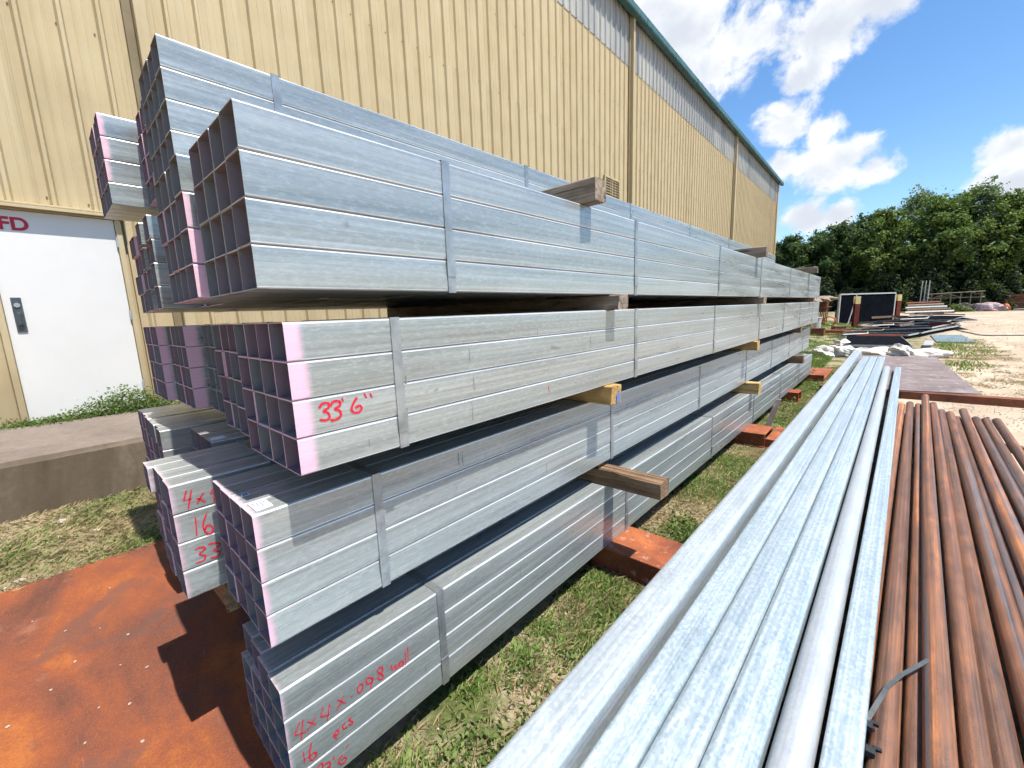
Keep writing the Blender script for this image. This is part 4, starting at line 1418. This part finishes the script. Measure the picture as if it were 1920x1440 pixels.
for k in range(16):
    mb = MB()
    L = rng.uniform(.8, 2.6)
    mb.bar((-L/2, 0, 0), (L/2, 0, rng.uniform(-.2, .2)), rng.uniform(.04, .09), 6)
    mb.bar((L/2-.1, 0, 0), (L/2+.2, .3, rng.uniform(.1, .5)), .04, 6)
    o = mb.build('far_scrap', ('beamdk', 'woodgrey', 'rubber', 'pale')[k % 4])
    o.location = (rng.uniform(1.0, 12.5), rng.uniform(66.5, 69), .12)
    o.rotation_euler = (0, rng.uniform(-.05, .05), rng.uniform(-.6, .6))
    tag(o, 'bent scrap piece lying in the clutter at the foot of the trees', 'scrap', 'scrap at the foot of the trees')
# cable on the sand
pts = [(2.23, 31.2), (2.45, 28.6), (2.62, 27.0), (2.79, 25.8), (3.3, 25.7), (3.9, 25.85), (5.0, 25.8)]
mb = MB()
for a, b in zip(catmull(pts, 4)[:-1], catmull(pts, 4)[1:]):
    mb.bar((a[0], a[1], .03), (b[0], b[1], .03), .022, 6)
simple('cable', mb, 'rubber', 'thin dark cable lying on the sandy yard', 'cable')

# ---------------------------------------------------------------- trees
def make_tree(seed, h, spread, leafmat, n_leaf, leaf, label_unused=None, low=.10):
    rng = np.random.RandomState(seed)
    tr = MB()
    th = h*.92
    # trunk in tapering bent segments
    p = Vector((0, 0, 0))
    r = h*.017
    nodes = []
    seg = 7
    for i in range(seg):
        q = p + Vector((rng.uniform(-.12, .12)*h*.06, rng.uniform(-.12, .12)*h*.06, th/seg))
        tr.bar(p, q, r*(1-i/seg*.85), 7, r*(1-(i+1)/seg*.85))
        nodes.append((q, (i+1)/seg))
        p = q
    cl = []
    for i in range(64):
        f = low + (1.0-low)*((i+rng.uniform(0, 1))/64)
        base = nodes[min(seg-1, int(f*seg))][0].copy()
        base.z = f*th*.96
        az = i*2.4 + rng.uniform(-.5, .5)
        env = (math.sin(min(1, (f-low*.3)/.40)*math.pi/2)) * (1-.72*max(0, (f-.42)/.58)**1.25)
        ln = spread*env*rng.uniform(.40, 1.12)
        tip = base + Vector((math.cos(az)*ln, math.sin(az)*ln, ln*rng.uniform(.15, .75)))
        tr.bar(base, tip, r*.24, 5, r*.06)
        for s in (.35, .6, .82, 1.0, 1.08):
            c = base.lerp(tip, s) + Vector(rng.normal(size=3)*.22)
            cl.append((c, h*.052*rng.uniform(.55, 1.25)))
    for k in range(5):
        z = th*rng.uniform(.94, 1.06)
        cl.append((Vector((rng.uniform(-.5, .5), rng.uniform(-.5, .5), z)), h*.030*rng.uniform(.7, 1.2)))
    cen = np.array([tuple(c) for c, _ in cl])
    rad = np.array([q for _, q in cl])
    idx = rng.choice(len(cl), n_leaf, p=rad**2/np.sum(rad**2))
    d = rng.normal(size=(n_leaf, 3))
    d /= np.linalg.norm(d, axis=1)[:, None]
    rr = np.abs(rng.normal(size=n_leaf))*.55 + .15
    pos = cen[idx] + d*(rad[idx]*rr)[:, None]*np.array([1, 1, .8])
    pos[:, 2] = np.maximum(pos[:, 2], .25)
    nrm = d*.6 + rng.normal(size=(n_leaf, 3))*.7 + np.array([0, 0, .35])
    nrm /= np.linalg.norm(nrm, axis=1)[:, None]
    a = np.cross(nrm, rng.normal(size=(n_leaf, 3)))
    a /= np.linalg.norm(a, axis=1)[:, None]
    b = np.cross(nrm, a)
    sz = leaf*rng.uniform(.55, 1.25, n_leaf)[:, None]
    v = np.stack([pos-a*sz, pos-b*sz*.55, pos+a*sz, pos+b*sz*.55], 1).reshape(-1, 3)
    f = np.arange(n_leaf*4).reshape(-1, 4)
    return tr.mesh('trunk', 'bark'), np_mesh('crown', v, f, leafmat)

TREES = {
    'mid': make_tree(1, 12.5, 3.6, 'leaf_a', 22000, .155),
    'mid2': make_tree(2, 12.5, 4.2, 'leaf_a', 22000, .155),
    'dark': make_tree(3, 11.0, 3.4, 'leaf_b', 20000, .155),
    'dark2': make_tree(4, 11.0, 4.0, 'leaf_b', 20000, .155),
    'lime': make_tree(6, 12.5, 3.9, 'leaf_e', 22000, .155),
    'pale': make_tree(5, 14.0, 2.6, 'leaf_c', 9500, .15, low=.3),
}
BASEH = {'lime': 12.5, 'mid': 12.5, 'mid2': 12.5, 'dark': 11.0, 'dark2': 11.0, 'pale': 14.0}
def tree(x, y, top, kind, rz, label, w=1.0):
    e = empty('tree', (x, y, 0), rz)
    tag(e, label, 'tree', 'trees along the back of the yard')
    s = top/(BASEH[kind]*.97)
    e.scale = (s*w, s*w, s)
    obj('trunk', TREES[kind][0], e)
    obj('crown', TREES[kind][1], e)
TL = [(-15.0, 80, 11.4, 'dark', 'dark tree partly hidden behind the far corner of the building'),
      (-11.9, 76, 11.6, 'dark2', 'dark low tree next to the far corner of the building'),
      (-9.0, 78, 11.9, 'dark', 'second dark tree from the far building corner'),
      (-6.3, 75, 12.3, 'dark2', 'dark tree where the row begins to rise from the building'),
      (-3.9, 78, 13.3, 'dark', 'dark green tree with thin twigs at the top above the far stack end'),
      (-1.5, 73, 12.8, 'lime', 'broad bushy mid green tree above the black screen'),
      (1.0, 77, 15.6, 'pale', 'tall thin pale tree behind the white poles'),
      (3.2, 73, 13.6, 'mid2', 'broad green tree right of the white poles'),
      (5.0, 79, 14.3, 'mid', 'narrow green tree left of the pale one'),
      (7.0, 75, 14.9, 'pale', 'thin pale tree with sky showing through its crown'),
      (9.3, 74, 13.0, 'lime', 'bright green tree at the right edge of the view'),
      (12.5, 76, 13.8, 'mid', 'tree just past the right edge of the view'),
      (16.5, 75, 13.0, 'dark2', 'second tree past the right edge of the view'),
      (21, 77, 13.5, 'mid2', 'third tree past the right edge of the view')]
rng = random.Random(31)
for (x, y, top, kind, lab_) in TL:
    tree(x, y, top, kind, rng.uniform(0, 6.28), lab_, rng.uniform(.92, 1.08))
# second row closes the gaps
for k in range(9):
    x = -15.5 + k*4.0
    tree(x, 86+rng.uniform(-1, 2), 9.6+rng.uniform(0, 1.6), ('dark', 'dark2')[k % 2], rng.uniform(0, 6.28), '%s dark tree from the building in the rear row behind the others' % ('first', 'second', 'third', 'fourth', 'fifth', 'sixth', 'seventh', 'eighth', 'ninth')[k], 1.15)

# shrubs at their feet
def shrub_mesh(seed, n, mat, rx, ry, rz, leaf):
    rng = np.random.RandomState(seed)
    d = rng.normal(size=(n, 3))
    d /= np.linalg.norm(d, axis=1)[:, None]
    d[:, 2] = np.abs(d[:, 2])
    k = 1+.25*np.sin(d[:, 0]*5+seed)+.2*np.sin(d[:, 1]*7+seed*2)
    pos = d*(rng.uniform(.3, 1, n)**.5*k)[:, None]*np.array([rx, ry, rz])
    nrm = d+rng.normal(size=(n, 3))*.7
    nrm /= np.linalg.norm(nrm, axis=1)[:, None]
    a = np.cross(nrm, rng.normal(size=(n, 3)))
    a /= np.linalg.norm(a, axis=1)[:, None]
    b = np.cross(nrm, a)
    sz = leaf*rng.uniform(.6, 1.3, n)[:, None]
    v = np.stack([pos-a*sz, pos-b*sz*.5, pos+a*sz, pos+b*sz*.5], 1).reshape(-1, 3)
    return np_mesh('shrub', v, np.arange(n*4).reshape(-1, 4), mat)
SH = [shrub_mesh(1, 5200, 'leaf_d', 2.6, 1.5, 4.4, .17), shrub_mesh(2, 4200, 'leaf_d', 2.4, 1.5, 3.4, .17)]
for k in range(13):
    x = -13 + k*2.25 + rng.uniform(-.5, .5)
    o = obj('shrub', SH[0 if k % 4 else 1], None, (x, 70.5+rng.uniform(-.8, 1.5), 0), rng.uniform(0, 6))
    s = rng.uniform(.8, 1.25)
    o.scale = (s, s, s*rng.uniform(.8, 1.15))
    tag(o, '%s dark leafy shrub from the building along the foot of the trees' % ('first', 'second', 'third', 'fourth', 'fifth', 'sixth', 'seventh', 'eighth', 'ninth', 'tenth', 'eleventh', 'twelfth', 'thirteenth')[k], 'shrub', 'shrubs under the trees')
o = obj('bush', shrub_mesh(3, 1500, 'weed', 1.1, .7, .75, .09), None, (5.1, 66.4, 0))
tag(o, 'low yellow green bush on the sand before the truss frame', 'bush')

# ---------------------------------------------------------------- weeds and grass
def blades(name, regions, mat, label, seed, hmin, hmax, wid, lean=.8, cat='grass'):
    rng = np.random.RandomState(seed)
    V = []
    for (x0, x1, y0, y1, n, clump) in regions:
        # clumped scatter
        nc = max(3, int((x1-x0)*(y1-y0)*clump))
        cx = rng.uniform(x0, x1, nc)
        cy = rng.uniform(y0, y1, nc)
        rr = rng.uniform(.04, .16, nc)
        w = rr**2
        i = rng.choice(nc, n, p=w/w.sum())
        x = cx[i]+rng.normal(size=n)*rr[i]
        y = cy[i]+rng.normal(size=n)*rr[i]
        ok = (x > x0) & (x < x1) & (y > y0) & (y < y1)
        x, y = x[ok], y[ok]
        m = len(x)
        z = np.where(x > -2, 0, np.minimum(.265, (-2-x)*.0965)) - .004
        h = rng.uniform(hmin, hmax, m)
        az = rng.uniform(0, 2*math.pi, m)
        ln = h*rng.uniform(.1, lean, m)
        w = wid*rng.uniform(.6, 1.4, m)
        bx_, by_ = np.cos(az+1.57)*w, np.sin(az+1.57)*w
        dx, dy = np.cos(az)*ln, np.sin(az)*ln
        p0 = np.stack([x-bx_, y-by_, z], 1)
        p1 = np.stack([x+bx_, y+by_, z], 1)
        p2 = np.stack([x+bx_*.8+dx*.4, y+by_*.8+dy*.4, z+h*.65], 1)
        p3 = np.stack([x+dx, y+dy, z+h], 1)
        V.append(np.stack([p0, p1, p2, p3], 1).reshape(-1, 3))
    V = np.concatenate(V)
    o = obj(name, np_mesh(name, V, np.arange(len(V)).reshape(-1, 4), mat))
    o['kind'] = 'stuff'
    o['label'] = label
    o['category'] = cat
    return o
blades('grass', [(-1.32, -.62, .25, 2.15, 19000, 9), (-1.32, -.62, 2.5, 5.3, 13000, 7), (-1.35, -.6, 5.9, 13.5, 26000, 12),
                 (-4.68, -3.60, -2.2, 1.0, 15000, 7), (-4.68, -3.6, 1.0, 4.0, 5000, 10)], 'grass', 'short green grass and clover around the stack', 1, .010, .036, .0050, 1.4)
blades('dry_grass', [(-1.32, -.62, .25, 5.3, 17000, 70), (-1.35, -.6, 5.3, 13.5, 10000, 20), (-4.68, -3.60, -2.2, 2.0, 30000, 70), (.95, 2.6, 9.8, 24, 16000, 6)], 'straw', 'dry straw coloured grass among the green', 2, .010, .045, .0016, 2.4)
blades('yard_grass', [(.95, 1.8, 13.0, 21, 900, 10), (-2.6, -1.2, 10.5, 17, 9000, 9), (1.2, 2.4, 16, 23, 700, 8), (-4, -1.5, 17, 40, 12000, 5)], 'grass', 'patchy green grass at the edge of the sandy yard', 3, .03, .11, .008, 1.3)
def gravel():
    rng = np.random.RandomState(12)
    V, F = [], []
    base = np.array([(1, 0, 0), (-1, 0, 0), (0, 1, 0), (0, -1, 0), (0, 0, .7), (0, 0, -.3)], float)
    fc = np.array([(0, 2, 4), (2, 1, 4), (1, 3, 4), (3, 0, 4), (2, 0, 5), (1, 2, 5), (3, 1, 5), (0, 3, 5)])
    spots = [(rng.uniform(-1.3, -.7), rng.uniform(.3, 9), rng.uniform(.004, .011)) for _ in range(260)]
    spots += [(rng.uniform(-4.65, -3.65), rng.uniform(-1.2, 1.5), rng.uniform(.004, .013)) for _ in range(240)]
    spots += [(rng.uniform(1.0, 9), rng.uniform(8, 40), rng.uniform(.008, .03)) for _ in range(2600)]
    spots += [(rng.uniform(.6, 2.2), rng.uniform(7.4, 9.3), rng.uniform(.005, .014)) for _ in range(500)]
    for k, (x, y, r_) in enumerate(spots):
        z = 0.0 if x > -2 else min(.265, (-2-x)*.0965)
        V.append(base*rng.uniform(.6, 1.3, (6, 3))*r_ + np.array((x, y, z+r_*.2)))
        F.append(fc+6*k)
    o = obj('gravel', np_mesh('gravel', np.concatenate(V), np.concatenate(F), 'stone'))
    o['kind'] = 'stuff'
    o['label'] = 'small pale stones strewn over sand and grass'
    o['category'] = 'gravel'
gravel()
# weeds along the ledge by the door
def weeds(name, pts, mat, label, seed):
    rng = np.random.RandomState(seed)
    V = []
    for (x, y, z, n, rad, h) in pts:
        px = x+rng.normal(size=n)*rad
        py = y+rng.normal(size=n)*rad*1.3
        pz = z+h*rng.uniform(.02, 1, n)**1.6
        d = rng.normal(size=(n, 3))+np.array([.2, 0, .6])
        d /= np.linalg.norm(d, axis=1)[:, None]
        a = np.cross(d, rng.normal(size=(n, 3)))
        a /= np.linalg.norm(a, axis=1)[:, None]
        b = np.cross(d, a)
        s = rng.uniform(.008, .02, n)[:, None]
        p = np.stack([px, py, pz], 1)
        V.append(np.stack([p-a*s, p-b*s*.5, p+a*s, p+b*s*.5], 1).reshape(-1, 3))
    V = np.concatenate(V)
    o = obj(name, np_mesh(name, V, np.arange(len(V)).reshape(-1, 4), mat))
    o['kind'] = 'stuff'
    o['label'] = label
    o['category'] = 'weeds'
rr_ = random.Random(9)
W1 = []
for k in range(26):
    y = -.28 + k*.048
    big = math.exp(-((y-.55)/.33)**2)
    W1.append((-6.33+rr_.uniform(-.04, .10), y, .70, int(70+190*big), .06, .05+.21*big*rr_.uniform(.7, 1.25)))
for k in range(10):
    W1.append((-6.36, -.9+k*.07, .70, 45, .05, .10*rr_.uniform(.5, 1.3)))
for k in range(14):
    W1.append((-6.3, 1.0+k*.16, .70, 70, .08, .16*rr_.uniform(.5, 1.3)))
weeds('door_weeds', W1, 'weed', 'leafy green weeds growing along the foot of the white door', 5)
W2 = [(-1.55+rr_.uniform(-.3, .25), 13.6+k*.33, 0, 150, .12, .38*rr_.uniform(.6, 1.3)) for k in range(12)]
W2 += [(-.98+rr_.uniform(-.14, .14), 2.62+k*.05, 0, 150, .05, .085) for k in range(10)]
W2 += [(-1.0+rr_.uniform(-.22, .22), 6.6+k*.16, 0, 120, .06, .10) for k in range(24)]
W2 += [(-.98+rr_.uniform(-.13, .13), .75+k*.10, 0, 120, .05, .04) for k in range(13) if k % 3]
weeds('ground_weeds', W2, 'weed', 'green leafy weeds growing on the ground beside the stack', 6)
